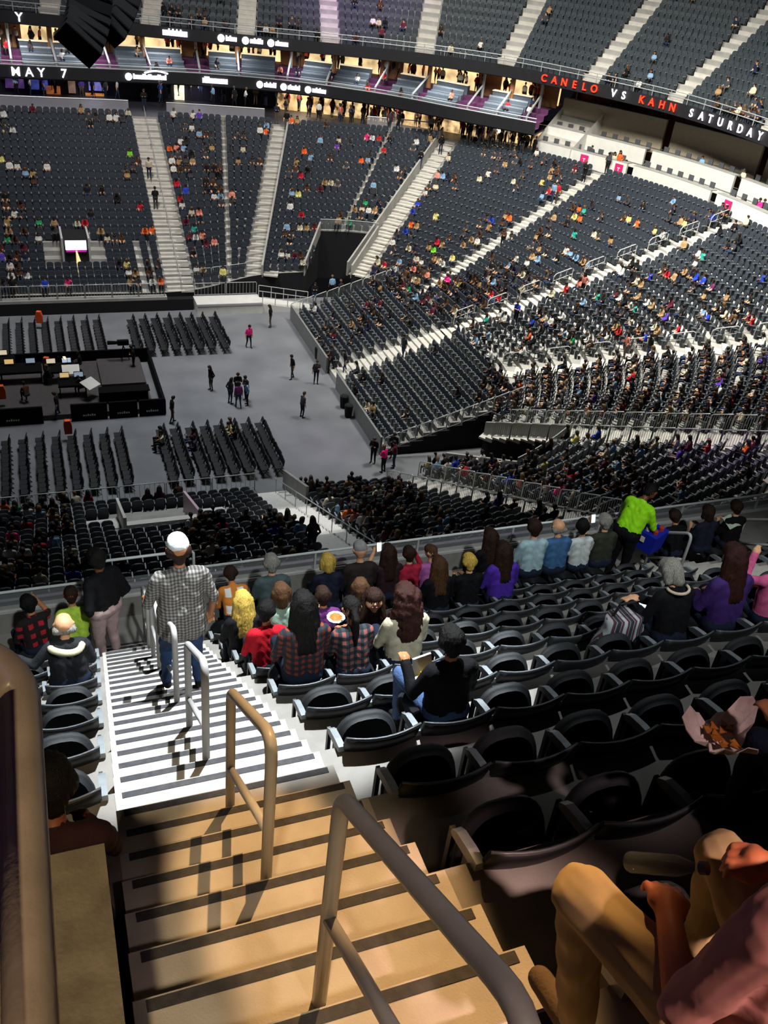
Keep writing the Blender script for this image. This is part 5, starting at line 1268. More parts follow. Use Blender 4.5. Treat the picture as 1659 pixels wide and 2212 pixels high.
sit('curly', 1.21, 'woman with long curly auburn hair in cream cardigan', shirt=cloth('cream', '#b9b29a'), hair=hrd, hairstyle='curly', sleeve='long', arms='together', bulk=1.08)
sit('facing', 1.24, 'smiling woman with wavy brown hair turned round to face the viewer', shirt=blackc, hair=hdb, hairstyle='long', sleeve='long', yaw=math.pi*.92, head=(.05, -.55), arms='lap', extra=face_parts, voxel=.012)
sit('short_brown', 1.22, 'person with short brown hair in sage green top', shirt=cloth('sage', '#7f9484'), hair=hbr, hairstyle='bob', arms='lap')
sit('purple_kid', 1.10, 'child with dark hair in purple top holding a phone', shirt=cloth('purple_kid', '#5c2a66'), hair=hdb, hairstyle='short', arms='phone', sk=sk2)
sit('brown_bob', 1.14, 'person with light brown bob behind the purple child', shirt=cloth('navy2', '#232c4c'), hair=hbr, hairstyle='bob', arms='lap', yaw=-.3)
sit('lounger', 1.05, 'person in blue jeans lounging with legs over the seats', shirt=cloth('dark_navy', '#1a2034'), hair=hdb, hairstyle='short', pants=cloth('blue_jeans', '#3a5fa0', .5), yaw=1.35, lean=-.35, legs=[((-.12, .38, .30), (-.14, .62, -.06)), ((.05, .42, .24), (.02, .80, .34))], hipz=.56, sleeve='long', shoes=cloth('navy_sneaker', '#28344c'))
sit('blonde_short', 1.22, 'woman with short blonde hair in dark jacket at the front rail', shirt=cloth('navy3', '#1a1f30'), hair=hbl, hairstyle='bob', sleeve='long')
sit('grey_man', 1.32, 'grey haired man in slate shirt at the front rail', shirt=cloth('slate', '#4a5a5c'), hair=hgr, hairstyle='short', bulk=1.12)
sit('orange_shirt', 1.14, 'person in orange and white shirt bent forward at the front rail', shirt=plaid('orange_white', '#d9822e', '#d9822e', '#e8e8e4', 1.6), hair=hdb, hairstyle='short', lean=.65, arms='knee', sk=sk2)
sit('grey_cap', 1.34, 'man in grey cap and dark shirt at the front rail', shirt=cloth('brown_dark', '#2a2322'), hair=cloth('cap_grey', '#8f8f90'), hairstyle='cap', bulk=1.15)
sit('phone_woman', 1.24, 'woman with long dark hair holding up a phone at the front rail', shirt=cloth('dark_maroon', '#2b1a20'), hair=hdb, hairstyle='long', arms=('raise', 'lap'))
sit('red_jacket', 1.16, 'person in red jacket leaning on the front rail', shirt=cloth('red2', '#a02238'), hair=hdb, hairstyle='short', sleeve='long', arms=('lap', 'raise'))
sit('pink_girl', 1.14, 'girl in mauve pink jacket with brown hair at the front rail', shirt=cloth('mauve', '#a05a98'), hair=hbr, hairstyle='pony', sleeve='long', head=(.5, 0))
sit('brown_long', 1.20, 'woman with long light brown hair and dark top, three rows up', shirt=blackc, hair=hbr, hairstyle='long', sleeve='long')
sit('dark_blond', 1.18, 'dark blond person in black with a phone, second row', shirt=blackc, hair=hbl, hairstyle='short', arms='phone', sleeve='long', sk=sk1)
sit('purple_woman', 1.29, 'dark haired woman in bright purple top, third row', shirt=cloth('bright_purple', '#4a2a9c'), hair=hdb, hairstyle='long', sleeve='long', bulk=1.1)
sit('dark_friend', 1.28, 'long haired person in black beside the purple top, second row', shirt=blackc, hair=hdb, hairstyle='long', sleeve='long')
sit('light_blue', 1.34, 'man in pale blue shirt with dark hair at the front rail', shirt=cloth('pale_blue', '#9fbcc4'), hair=hdb, hairstyle='short', bulk=1.12, sleeve='long')
sit('denim', 1.30, 'bald man in denim blue shirt at the front rail', shirt=cloth('denim', '#3f6590'), hair=hgr, hairstyle='bald', bulk=1.12, sleeve='long')
sit('white_shirt', 1.24, 'man in white shirt with black hair at the front rail', shirt=cloth('white', '#c9d0d0'), hair=hb, hairstyle='short', sk=sk2, head=(-.5, 0))
sit('olive', 1.28, 'grey haired man in olive shirt holding a bright phone', shirt=cloth('olive', '#33372c'), hair=hgr, hairstyle='short', arms=('raise', 'lap'), bulk=1.1)
sit('black_reader', 1.15, 'person in black behind the hoop rail at the upper right', shirt=blackc, hair=hdb, hairstyle='short', sk=sk2, arms='knee', lean=.3)
sit('blue_reader', 1.2, 'person in dark top with brown bob at the upper right corner', shirt=cloth('ink', '#1c2030'), hair=hdb, hairstyle='bob', arms='phone')
sit('paper_reader', 1.22, 'person in black reading a pale leaflet at the upper right corner', shirt=blackc, hair=hdb, hairstyle='short', arms='phone', sk=sk1)
sit('grey_woman', 1.14, 'grey bobbed woman in black with a bright phone', shirt=blackc, hair=hgr, hairstyle='bob', sleeve='long', arms=(((-.28, .12, .16), (-.34, .30, .22)), ((.1, .26, .14), (-.22, .34, .24))), lean=.28, head=(.25, .35), voxel=.013, fingers=True, bulk=1.12)
sit('redhead', 1.25, 'long auburn haired woman in violet top at right', shirt=cloth('violet', '#3c2464'), hair=hrd, hairstyle='long', sleeve='long', bulk=1.08)
sit('pink_edge', 1.18, 'person in pink top cut by the right picture edge', shirt=cloth('pink', '#c85a88'), hair=hbl, hairstyle='bob', sleeve='long', arms=('raise', 'lap'))
sit('fries', 1.08, 'dark figure in black with blue jeans holding a tray of fries', shirt=blackc, hair=hb, hairstyle='short', sk=sk2, pants=cloth('fade_jeans', '#4a618c', .5), sleeve='long', arms=(((-.30, .05, .22), (-.30, .26, .36)), 'lap'), bulk=1.15, lean=.1, legs=[((-.24, .44, .06), (-.22, .42, -.43)), ((.14, .44, .04), (.13, .42, -.43))], voxel=.013, fingers=True)
x, y, z = seat_loc('food_paper')
FPX = at_y(1700, 1660, 2.15)
person('dim figure in dark clothes holding food paper at right', (2.66, 1.30, row_front(-1)[1]), .12, 1.0, shirt=cloth('dim_plum', '#3a2a34'), pants=dkj, sk=sk2, shoes=shoe, hair=hb, hairstyle='short', sleeve='short', arms=(((-.26, .14, .14), (-.26, .32, .26)), 'lap'), voxel=.013, fingers=True, key='food_paper', lean=.05)
person('man in salmon shirt and khaki trousers seated at lower right', (1.36, .56, row_front(-2)[1]), 0, 1.0, shirt=pmat('cloth_salmon', '#c48c84', .85, var=.1, scale=9, bump=.15, bscale=25, spec=.2), pants=khakic, sk=skin('ruddy', '#c87850'), shoes=cloth('tan_shoe', '#6a5a48'), hair=hbr, hairstyle='short', voxel=.0062, fingers=True, bulk=1.12, lean=.16,
       legs=[((-.27, .45, .03), (-.22, .36, -.42)), ((.17, .45, .01), (.22, .42, -.42))], arms=(((-.25, .10, .13), (-.16, .28, .13)), ((.34, .12, .20), (.13, .29, .20))), key='khaki', wr=.006)
# standing ones
zs = stair_z(6.0)
person('tall man in grey plaid shirt and white cap walking down the stair', (.84, 6.0, zs), .03, .96, shirt=plaid('grey_plaid', '#45433f', '#6c6967', '#9a9793', 10), pants=jeans, sk=sk2, shoes=shoe, hair=cloth('white_cap', '#e9ebec'), hairstyle='cap', pose='stand', lean=.06, bulk=1.06, wide=1.08, untuck=True, arms=(((-.29, .04, .16), (-.27, .24, .06)), ((.29, .0, .16), (.28, .08, -.08))), legs=[((-.13, .14, -.42), (-.13, .18, -.92)), ((.12, .02, -.43), (.13, -.04, -.76))], voxel=.013, fingers=True, key='plaid', wr=.006, extra=lambda t, fr: nape(t, fr))
person('man in black jacket and pale pink trousers standing at the rail', (.33, 9.08, 17.52), .6, 1.03, shirt=blackc, pants=cloth('pale_pink', '#b39a98'), sk=sk3, shoes=shoe, hair=hb, hairstyle='short', pose='stand', lean=.05, bulk=1.2, sleeve='long', arms=('pocket', 'pocket'), key='blackjacket')
person('drink vendor in neon lime shirt bending over a blue bag', (8.05, 9.12, 17.52), -1.15, 1.04, shirt=cloth('neon', '#9bea1e'), pants=blackc, sk=sk3, shoes=shoe, hair=hb, hairstyle='crop', pose='stand', lean=.42, head=(0, .5), bulk=1.15, arms=(((-.26, .25, .14), (-.12, .48, .10)), ((.26, .25, .12), (.14, .46, .06))), key='vendor')
NEARP = build_people()
# ------------------------------------------------------------------ things they hold or wear loose
def thing_box(name, label, cat, loc, rz=0): return tag(empty(name, loc, rz), label, cat)
t = thing_box('fries_tray', 'white foam tray of yellow fries held by the dark figure', 'food tray', (1.80, 3.83, 22.0), .2)
fx = at_y(926, 1470, 4.0); t.location = fx
mb = MB(); o_, i_ = .075, .065
mb.hexa([(-.055, -.06, -.04), (.055, -.06, -.04), (.055, .06, -.04), (-.055, .06, -.04)], [(-.08, -.08, .0), (.08, -.08, .0), (.08, .08, .0), (-.08, .08, .0)]); link('tray', mb.mesh('tray', m_white), t)
mb = MB(); mb.hexa([(-.08, .075, .0), (.08, .075, .0), (.08, .085, .0), (-.08, .085, .0)], [(-.075, .11, .13), (.075, .11, .13), (.075, .125, .13), (-.075, .125, .13)]); link('lid', mb.mesh('lid', m_white), t)
mf = pmat('fries_yellow', '#e3b83a', .6, var=.25, scale=40)
for q in range(26):
    a = random.uniform(0, 6.28); mb = MB(); x0, y0 = random.uniform(-.055, .055), random.uniform(-.055, .055); L = .028
    mb.tube([(x0-L*math.cos(a), y0-L*math.sin(a), random.uniform(0, .02)), (x0+L*math.cos(a), y0+L*math.sin(a), random.uniform(.0, .03))], .0055, 4); link('fry', mb.mesh('fry', mf), t)
fp_ = at_y(1560, 1590, 1.74); t = thing_box('food_paper', 'crumpled white food paper with golden chips at right', 'food wrapper', tuple(fp_), .2)
rr = random.Random(5); mb = MB(); n = 26; ring = []
for q in range(n):
    a = 2*math.pi*q/n; r = .135*(1+.28*math.sin(3*a+1.0)+.16*rr.uniform(-1, 1)); ring.append((r*math.cos(a), r*math.sin(a)*.9, .035+.05*math.sin(3*a+1)+.02*rr.uniform(-1, 1)))
inn = [(.075*math.cos(2*math.pi*q/n), .07*math.sin(2*math.pi*q/n), -.02+.006*rr.uniform(-1, 1)) for q in range(n)]
vs = ring+inn+[(0, 0, -.03)]+[(x*1.0, y, z-.006) for x, y, z in ring]+[(x, y, z-.006) for x, y, z in inn]+[(0, 0, -.036)]
fs = []
for q in range(n):
    q2 = (q+1) % n; fs += [(q, q2, n+q2, n+q), (n+q, n+q2, 2*n), (2*n+1+q, 2*n+1+n+q, 2*n+1+n+q2, 2*n+1+q2), (q, 2*n+1+q, 2*n+1+q2, q2)]
mb.add(vs, fs); link('paper', mb.mesh('paper', pmat('greasy_paper', '#d6c4bd', .6, var=.1, scale=30, bump=.3)), t)
mc = pmat('golden_chips', '#a8661c', .6, var=.3, scale=60)
for q in range(22):
    a = rr.uniform(0, 6.28); r = .062*math.sqrt(rr.random()); mb = MB(); c = (r*math.cos(a), r*math.sin(a), .0+.012*rr.random()); b = rr.uniform(0, 6.28)
    mb.poly([(c[0]+.022*math.cos(b+k*2.09), c[1]+.022*math.sin(b+k*2.09), c[2]+.004*k) for k in range(3)], .004, (0, 0, 1)); link('chip', mb.mesh('chip', mc), t)
gx, gy, gz = seat_loc('grey_woman')
gph = at_y(1387, 1303, gy+.36)
bg = thing_box('striped_bag', 'grey striped cloth bag on the lap beside the grey haired woman', 'bag', (gx-.40, gy+.16, gz+.46)); bg.scale = (1.25, 1.1, 1.2)
mb = MB(); N = 14; rings = []
for q in range(7):
    z = q/6; w_ = .23*(1-.25*z)+.03*math.sin(z*6); d_ = .16*(1-.35*z)
    rings.append([(w_*math.cos(2*math.pi*k/N)*(1+.06*math.sin(5*k)), d_*math.sin(2*math.pi*k/N), -.34+.46*z+.015*math.sin(3*k)) for k in range(N)])
vs = [p for r_ in rings for p in r_]; fs = [(i*N+k, i*N+(k+1) % N, (i+1)*N+(k+1) % N, (i+1)*N+k) for i in range(6) for k in range(N)]+[tuple(range(N))[::-1], tuple(6*N+k for k in range(N))]
mb.add(vs, fs)
def stripes(name, cols, sc):
    if name in MATS: return MATS[name]
    m, nt, b = new_mat(name); N_, L = nt.nodes, nt.links; tc = N_.new('ShaderNodeTexCoord'); w = N_.new('ShaderNodeTexWave'); w.inputs['Scale'].default_value = sc; w.inputs['Distortion'].default_value = .8; L.new(tc.outputs['Object'], w.inputs[0])
    rp = N_.new('ShaderNodeValToRGB'); rp.color_ramp.interpolation = 'CONSTANT'
    while len(rp.color_ramp.elements) < len(cols): rp.color_ramp.elements.new(.5)
    for i, c in enumerate(cols): rp.color_ramp.elements[i].position = i/len(cols); rp.color_ramp.elements[i].color = lin(c)+(1,)
    L.new(w.outputs['Fac'], rp.inputs[0]); L.new(rp.outputs[0], b.inputs['Base Color']); b.inputs['Roughness'].default_value = .9; MATS[name] = m; return m
link('cloth_body', mb.mesh('cloth_body', stripes('bag_stripes', ['#2c2f38', '#8a8f98', '#2c2f38', '#7a2030', '#3a3d46', '#b4bac0'], 3.2), True), bg)
mb = MB(); mb.tube([(-.12, 0, .10), (-.06, .02, .22), (.06, .02, .22), (.12, 0, .10)], .012, 6); link('handle', mb.mesh('handle', m_seat), bg)
def phone(label, loc, rz, tilt):
    t = thing_box('phone', label, 'phone', loc, rz); mb = MB(); mb.box((-.036, -.004, -.07), (.036, .004, .07)); a = link('case', mb.mesh('case', m_white), t); a.rotation_euler = (tilt, 0, 0)
    mb = MB(); mb.box((-.033, -.0055, -.062), (.033, -.0042, .062)); link('screen', mb.mesh('screen', m_phone), a)
phone('bright phone held by the grey haired woman in black', tuple(gph), .1, -.9)
ox, oy, oz = seat_loc('olive'); phone('bright phone held by the man in olive shirt', (ox-.15, oy+.22, oz+1.16), 0, -.3)
px_, py_, pz_ = seat_loc('phone_woman'); phone('bright phone held up by the long haired woman at the rail', (px_-.1, py_+.22, pz_+1.15), 0, -.3)
kx, ky, kz = seat_loc('purple_kid'); phone('small lit phone held by the child in purple', (kx-.02, ky+.26, kz+.72), 0, -.9)
px_, py_, pz_ = seat_loc('ponytail'); t = thing_box('paper_tray', 'white paper tray with food held by the ponytail girl', 'food tray', (px_-.09, py_+.30, pz_+.78))
mb = MB(); mb.tube([(0, 0, 0), (0, 0, .03)], [.06, .085], 12); link('tray', mb.mesh('tray', m_white), t); mb = MB(); mb.tube([(0, 0, .03), (0, 0, .045)], [.06, .03], 8); link('food', mb.mesh('food', mc), t)
vx, vy, vz = 8.05, 9.12, 17.52
bb = thing_box('vendor_bag', 'blue insulated vendor bag with drink cups, carried by the lime shirt vendor', 'bag', (vx+.38, vy+.02, vz+.86), -1.15)
mb = MB(); mb.hexa([(-.24, -.15, -.2), (.24, -.15, -.2), (.24, .17, -.2), (-.24, .17, -.2)], [(-.28, -.19, .14), (.28, -.19, .14), (.28, .21, .14), (-.28, .21, .14)]); link('body', mb.mesh('body', cloth('royal_blue', '#1626a8')), bb)
mb = MB(); mb.box((-.1, -.20, -.02), (.1, -.188, .07)); link('patch', mb.mesh('patch', m_white), bb)
for q in range(8):
    mb = MB(); mb.tube([(0, 0, .08), (0, 0, .2), (0, 0, .21)], [.035, .042, .03], 8); link('drink_cup', mb.mesh('drink_cup', [m_white, cloth('teal_cup', '#3a8a98'), m_white, cloth('red_cup', '#b03a30')][q % 4]), bb, (-.2+.13*(q % 4), -.08+.17*(q//4), 0))
st = MB(); st.tube([(-.24, .0, .14), (-.26, -.30, .50)], .012, 6); link('strap', st.mesh('strap', m_seat), bb)
cl = NEARP['bald_man']; mb = MB()
mb.tube([(.16*math.cos(a)*1.0, .0+.12*math.sin(a)-.02, 1.005+.02*math.sin(2*a)) for a in np.linspace(math.pi*.95, math.pi*2.05, 14)], [.02]+[.038]*12+[.02], 8); link('hood', mb.mesh('hood', cloth('cream_hood', '#cfc8a8'), True), cl)
gw = NEARP['grey_woman']; mb = MB(); mb.tube([(.12*math.cos(a), .10+.10*math.sin(a), 1.05) for a in np.linspace(math.pi*.95, math.pi*2.05, 12)], .016, 8); link('collar', mb.mesh('collar', cloth('pale_collar', '#cbb8a0'), True), gw)
bo = at_z(1436, 1868, 24.16); t = thing_box('water_bottle', 'clear plastic bottle in the hands of the salmon shirt man', 'bottle', tuple(bo), .4)
mb = MB(); mb.tube([(0, 0, -.10), (0, 0, -.09), (0, 0, .03), (0, 0, .07), (0, 0, .09)], [.022, .026, .026, .013, .011], 12); link('body', mb.mesh('body', glass_mat('clear_plastic', (.22, .26, .26), .22, .12), True), t)
mb = MB(); mb.tube([(0, 0, .09), (0, 0, .108)], .016, 10); link('cap', mb.mesh('cap', m_highlight_cap), t); t.rotation_euler = (.9, .3, .4)

t = thing_box('leaflet', 'pale green and white leaflet read at the upper right corner', 'paper', (10.1, 9.12, 18.35), .2)
mb = MB(); mb.hexa([(-.16, -.1, 0), (.0, -.1, .03), (.0, .1, .13), (-.16, .1, .1)], [(-.16, -.1, .004), (.0, -.1, .034), (.0, .1, .134), (-.16, .1, .104)]); mb.hexa([(.0, -.1, .03), (.16, -.1, 0), (.16, .1, .1), (.0, .1, .13)], [(.0, -.1, .034), (.16, -.1, .004), (.16, .1, .104), (.0, .1, .134)]); link('pages', mb.mesh('pages', pmat('leaflet_paper', '#b9cdb8', .6)), t)
# ================================================================== the crowd in the bowl
CT = dict(W='#d2d2cc', K='#101014', R='#b8202c', B='#2440b0', G='#1f9a60', P='#e0307c', O='#e8662c', Y='#d8cf7a', N='#1c2238', T='#2aa596', V='#5a40a8', L='#7fa3c4', S='#e08a78', A='#a4855c', M='#5c1c2c', D='#3c3d42', I='#c9c0a4', E='#7bd23a', H='#ff2f92', C='#6b2f62', U='#4a3222', Z='#262026')
CN = dict(W='white', K='black', R='red', B='blue', G='green', P='pink', O='orange', Y='pale yellow', N='navy', T='teal', V='violet', L='light blue', S='salmon', A='tan', M='maroon', D='dark grey', I='cream', E='lime green', H='hot pink', C='plum', U='brown', Z='very dark')
SKINS = ['#c99672', '#b57d56', '#d8ab88', '#8a5a3c', '#c08a62', '#6d442e', '#dcb292']; HAIRS = ['#14100e', '#2b1a10', '#1c1512', '#3a2617', '#0f0d0c', '#4a4642', '#2a1a10', '#1a1411', '#6a5230', '#120e0c', '#2b1a10']; PNT = ['#1a2236', '#14141a', '#2a3a58', '#111114', '#3b3a3a', '#23304c', '#5a5044']
m_tint = tint_mat('crowd_top', 'object'); m_cs = random_mat('crowd_skin', SKINS); m_ch = random_mat('crowd_hair', HAIRS[3:]+HAIRS[:3]); m_cp = random_mat('crowd_trousers', PNT, .85); m_cshoe = cloth('shoe', '#1a1a1c')
s_tint = tint_mat('crowd_top_far', 'attribute'); s_cs = random_mat('crowd_skin_far', SKINS, .6, True); s_ch = random_mat('crowd_hair_far', HAIRS[3:]+HAIRS[:3], .6, True); s_cp = random_mat('crowd_trousers_far', PNT, .85, True)
VAR = [dict(pose='sit', lean=.1, arms='lap', sleeve='short', hs='short'), dict(pose='sit', lean=.35, arms='knee', sleeve='long', hs='crop'), dict(pose='sit', lean=.05, arms='fold', sleeve='long', hs='long'), dict(pose='sit', lean=.15, arms='phone', sleeve='short', hs='long'), dict(pose='sit', lean=.1, arms=('raise', 'lap'), sleeve='short', hs='bob', head=(.6, 0)), dict(pose='sit', lean=-.1, arms='rest', sleeve='short', hs='short', head=(-.6, 0), bulk=1.15), dict(pose='sit', lean=.2, side=.12, arms='together', sleeve='long', hs='bob', head=(-.7, .2)),
       dict(pose='stand', arms='down', sleeve='short', hs='short', legs=[((-.11, .10, -.42), (-.12, .12, -.84)), ((.10, -.02, -.43), (.11, -.16, -.83))]), dict(pose='stand', arms='fold', sleeve='long', hs='short', bulk=1.1), dict(pose='stand', arms='pocket', sleeve='long', hs='long'), dict(pose='stand', arms=('phone', 'down'), sleeve='short', hs='crop', lean=.08)]
_v = []
for vd in VAR:
    d = dict(vd); hs = d.pop('hs'); caps, frame, _ = skeleton(face=False, **d)
    hc = [(a, b, r0, r1, HAIR) for a, b, r0, r1 in hair_caps(hs, frame)]
    _v.append((queue_mesh(caps+hc, .030, 2), queue_mesh(caps+hc, .062, 1), caps+hc))
_m = finish_meshes(); CROWD_HI, CROWD_LO = [], []
for hi, lo, caps in _v:
    for o_, store, mats in ((hi, CROWD_HI, [m_tint, m_cs, m_cp, m_cshoe, m_ch]), (lo, CROWD_LO, [s_tint, s_cs, s_cp, m_cshoe, s_ch])):
        me = _m[o_]; me.name = 'person'; me.materials.clear()
        for m in mats: me.materials.append(m)
        face_materials(me, caps); store.append(me)
drop_tmp()
PX = project(np.array([s['p']+np.array([0, 0, .75]) for s in SEATS])); DIST = np.array([np.linalg.norm(s['p']-np.array([0, 0, CAMZ])) for s in SEATS])
taken = {}
def take(px, py, c):
    d = np.hypot(PX[:, 0]-px, PX[:, 1]-py); 
    for i in np.argsort(d)[:6]:
        if int(i) not in taken and d[i] < 40: taken[int(i)] = c; return
SPOTS = """5,335Y 25,352W 40,352W 60,383L 77,375A 100,368W 280,326E 172,245A 190,248D 205,250D 233,250W 245,250W 260,252D 10,240W 265,358D 290,360D 275,375A 300,350U 377,243W 415,247W 435,252V 366,314O 377,316S 390,317L 358,357W 371,358W 392,343A 403,407B 371,391R 418,383D 385,330D 398,360U 410,350A
32,467W 85,487G 186,487R 168,485I 302,454R 313,499O 329,500O 92,517W 21,517G 233,517I 222,516A 245,518D 258,518U 8,555V 98,618B 147,621P 340,632O 270,573Y 276,584W 281,613A 300,615D 318,616W 379,438W 393,438R 408,454I 424,454S 406,480M 414,488T 400,516M 430,512S 55,455D 15,440U 20,480A 110,485A 120,490D 330,600U 310,575D 290,590A
576,265L 562,280W 576,286O 636,261O 648,262A 454,317A 441,316D 477,423L 462,421W 502,425S 490,422D 673,334L 659,330O 724,311V 738,310I 800,295P 812,295W 824,298R 830,327R 792,351L 777,350O 803,348D 636,415L 651,415Y 713,395I 702,394A 725,396D 799,436G 812,430D 644,348A 640,370U 655,375R 630,372D 520,300D 530,318I 495,318D 515,345A 540,350D 560,355U
635,443W 651,456R 619,486L 645,487I 660,490A 675,492M 763,508G 741,520L 770,523R 730,515A 755,525D 611,544W 624,545W 641,550M 650,552U 660,558I 480,581Y 415,581W 425,581A 445,518M 457,516S 432,512W 630,500D 611,510U 740,455U 760,450A 780,445I 800,450W 820,455A 790,460D
902,311W 895,320D 858,370W 868,375D 947,376S 960,376L 1061,372W 1166,335W 1185,424L 1200,419R 1050,335D 1065,338D 1085,340D 1100,355A 1115,350D 1195,360A 1210,365U 1185,345D 975,340I 985,400D 945,400I 920,395D 930,410W 990,390U 1135,385D 1180,395Y 1195,390A 1120,410D
888,449B 906,438B 952,464Y 1069,472B 1112,466O 891,479O 905,480A 885,495B 897,497D 937,540E 925,535A 894,541N 883,540I 1047,528W 1040,515U 837,563R 919,570W 986,560Y 970,573W 925,589S 849,512W 840,510D 894,622G 1106,570L 1230,555L 1163,560I 1152,555A 1170,563L 1070,618L 1065,637R 1081,646R 995,621Y 1169,602I 1130,600D 1137,640I 1223,613R 1214,625I 1001,666I 1076,668W 1045,480D 1055,470D 1085,485U 1100,495D 1090,475A 1060,500A 1015,500D 1030,510A 1000,510D 960,520A 975,515U 950,530R 1010,525A 945,555A 955,575I 900,575S 910,560I 870,580D 850,595A 880,585U 905,600I 920,605A 1205,470A 1190,480D 1175,490U 1200,500D 1160,520A 1150,530D 1165,540A 1260,450O 1245,440U
1346,431L 1468,431L 1268,452T 1247,467Y 1260,470O 1249,502T 1292,500I 1305,503D 1325,515A 1367,470Y 1386,482O 1355,465U 1427,500Y 1439,504W 1460,470D 1470,478A 1485,480Y 1474,520A 1552,467B 1562,470D 1575,475K 1590,465K 1545,485D 1560,490K 1605,460I 1231,555W 1255,563L 1288,584L 1270,575A 1329,584W 1344,570W 1372,565K 1380,565K 1423,592B 1460,592R 1475,600N 1516,602B 1527,613B 1545,625C 1530,552T 1518,548W 1386,655T 1576,642A 1654,613B 1257,624S 1298,637T 1310,640K 1335,650M 1375,620D 1390,600I 1405,605A 1385,640A 1440,590U 1450,600A 1490,590A 1575,535K 1590,540D 1605,530K 1375,600K
1053,685T 1077,671W 1167,694B 1142,736O 1241,737G 1236,721L 1077,777W 1154,777W 1278,742W 1347,726R 1411,730B 1286,822L 1282,856V 1310,858L 1297,888M 1371,822R 1093,830P 1138,893W 1264,795Y 1117,840O 1353,888R 1200,690W 1190,700I 1225,685W 1310,740W 1290,735U 1365,700I 1350,705A 1400,720D 1430,700I 1440,705A
1535,689B 1530,680L 1456,687V 1445,690A 1468,718R 1556,830V 1588,872R 1651,731W 1654,777V 1466,893I 1600,690D 1620,690M 1580,700U 1640,680R
944,1011L 935,1005Y 1003,1006B 1015,1035R 966,1027W 1082,1056L 1100,1045B 1103,1067V 1135,1072S 1172,1077W 1096,974W 1184,1022Y 1248,1040R 1226,1080H 1492,1045S 1542,974R 1649,969S 1640,975O 1309,953B 1258,957Y 1471,953W 1476,977V 1270,960W
494,1142P 594,1156B 600,1140N 824,1131A 747,1129O 760,1130S 688,1125L 40,1115G 12,1101O 67,1153R 14,1177H 30,1207W 70,1210W 101,1190R 154,1253B 166,1078I 202,1086R 323,1078K 358,1083M 409,1144W 432,1146K 455,1150D 770,1145W 665,1135L 820,1075I 865,1060K 940,1160W 985,1150W 905,1130K"""
import re
for m in re.finditer(r'(\d+),(\d+)([A-Z])', SPOTS): take(int(m[1]), int(m[2]), m[3])
MUTED = 'KKKKDDDNNZZUUAMIWDKL'
def inside(poly, p):
    r = False; n = len(poly)
    for i in range(n):
        (x0, y0), (x1, y1) = poly[i], poly[(i+1) % n]
        if (y0 > p[1]) != (y1 > p[1]) and p[0] < (x1-x0)*(p[1]-y0)/(y1-y0)+x0: r = not r
    return r
DENS = [([(1050, 800), (1659, 740), (1700, 940), (1040, 900)], .80), ([(1040, 690), (1330, 640), (1659, 640), (1659, 730), (1060, 800)], .30), ([(660, 670), (840, 640), (880, 680), (740, 740)], .42), ([(780, 560), (900, 560), (1010, 600), (880, 660), (790, 600)], .60), ([(890, 650), (1100, 560), (1200, 600), (1090, 690), (980, 720)], .55), ([(680, 690), (760, 700), (830, 930), (790, 900)], .45), ([(900, 960), (1100, 950), (1300, 1090), (1180, 1130), (880, 1010)], .72), ([(1100, 950), (1430, 960), (1420, 1090), (1300, 1090)], .42), ([(1430, 960), (1659, 960), (1659, 1100), (1430, 1090)], .10),
        ([(640, 1050), (860, 1040), (1000, 1150), (960, 1200), (720, 1200)], .60), ([(0, 1060), (130, 1060), (200, 1230), (150, 1270), (0, 1290)], .55), ([(400, 1130), (620, 1110), (680, 1240), (400, 1250)], .50), ([(130, 1060), (420, 1060), (400, 1250), (200, 1240)], .10), ([(0, 430), (60, 430), (60, 640), (0, 640)], .45), ([(250, 560), (360, 560), (360, 645), (250, 645)], .5), ([(345, 290), (470, 290), (480, 420), (370, 420)], .28), ([(1260, 150), (1659, 190), (1659, 260), (1260, 180)], .30), ([(320, 10), (860, 50), (860, 90), (320, 40)], .35), ([(860, 50), (1260, 100), (1260, 160), (860, 100)], .12)]
for i, s in enumerate(SEATS):
    if i in taken: continue
    p = PX[i]
    if not (-30 < p[0] < 1690 and -20 < p[1] < 1300): continue
    pr = .035
    for poly, d in DENS:
        if inside(poly, p): pr = d; break
    if random.random() < pr: taken[i] = random.choice(MUTED)
order = sorted(taken, key=lambda i: DIST[i])
vis = [i for i in order if 0 < PX[i][0] < 1659 and PX[i][1] < 1262]
indiv = set(vis[:215]); stuffP = []
def crowd_obj(vi, loc, yaw, col, label, group, sc=1.0):
    o = link('person', CROWD_HI[vi], None, loc, yaw); o.scale = (sc,)*3; o.color = lin(CT[col])+(1,); return tag(o, label, 'person', group)
for i in order:
    s = SEATS[i]; c = taken[i]; fw = np.array([-math.sin(s['yaw']), math.cos(s['yaw']), 0]); loc = s['p']+fw*.22; vi = random.randrange(7); yw = s['yaw']+random.uniform(-.25, .25); sc = random.uniform(.9, 1.02)
    if i in indiv:
        crowd_obj(vi, tuple(loc), yw, c, f"spectator in {CN[c]} top, {s['sec']}, row {num(s['row']+1)}, seat {num(s['idx']+1)}", 'spectators in the '+s['sec'], sc)
    else: stuffP.append((vi, loc, yw, c, sc))
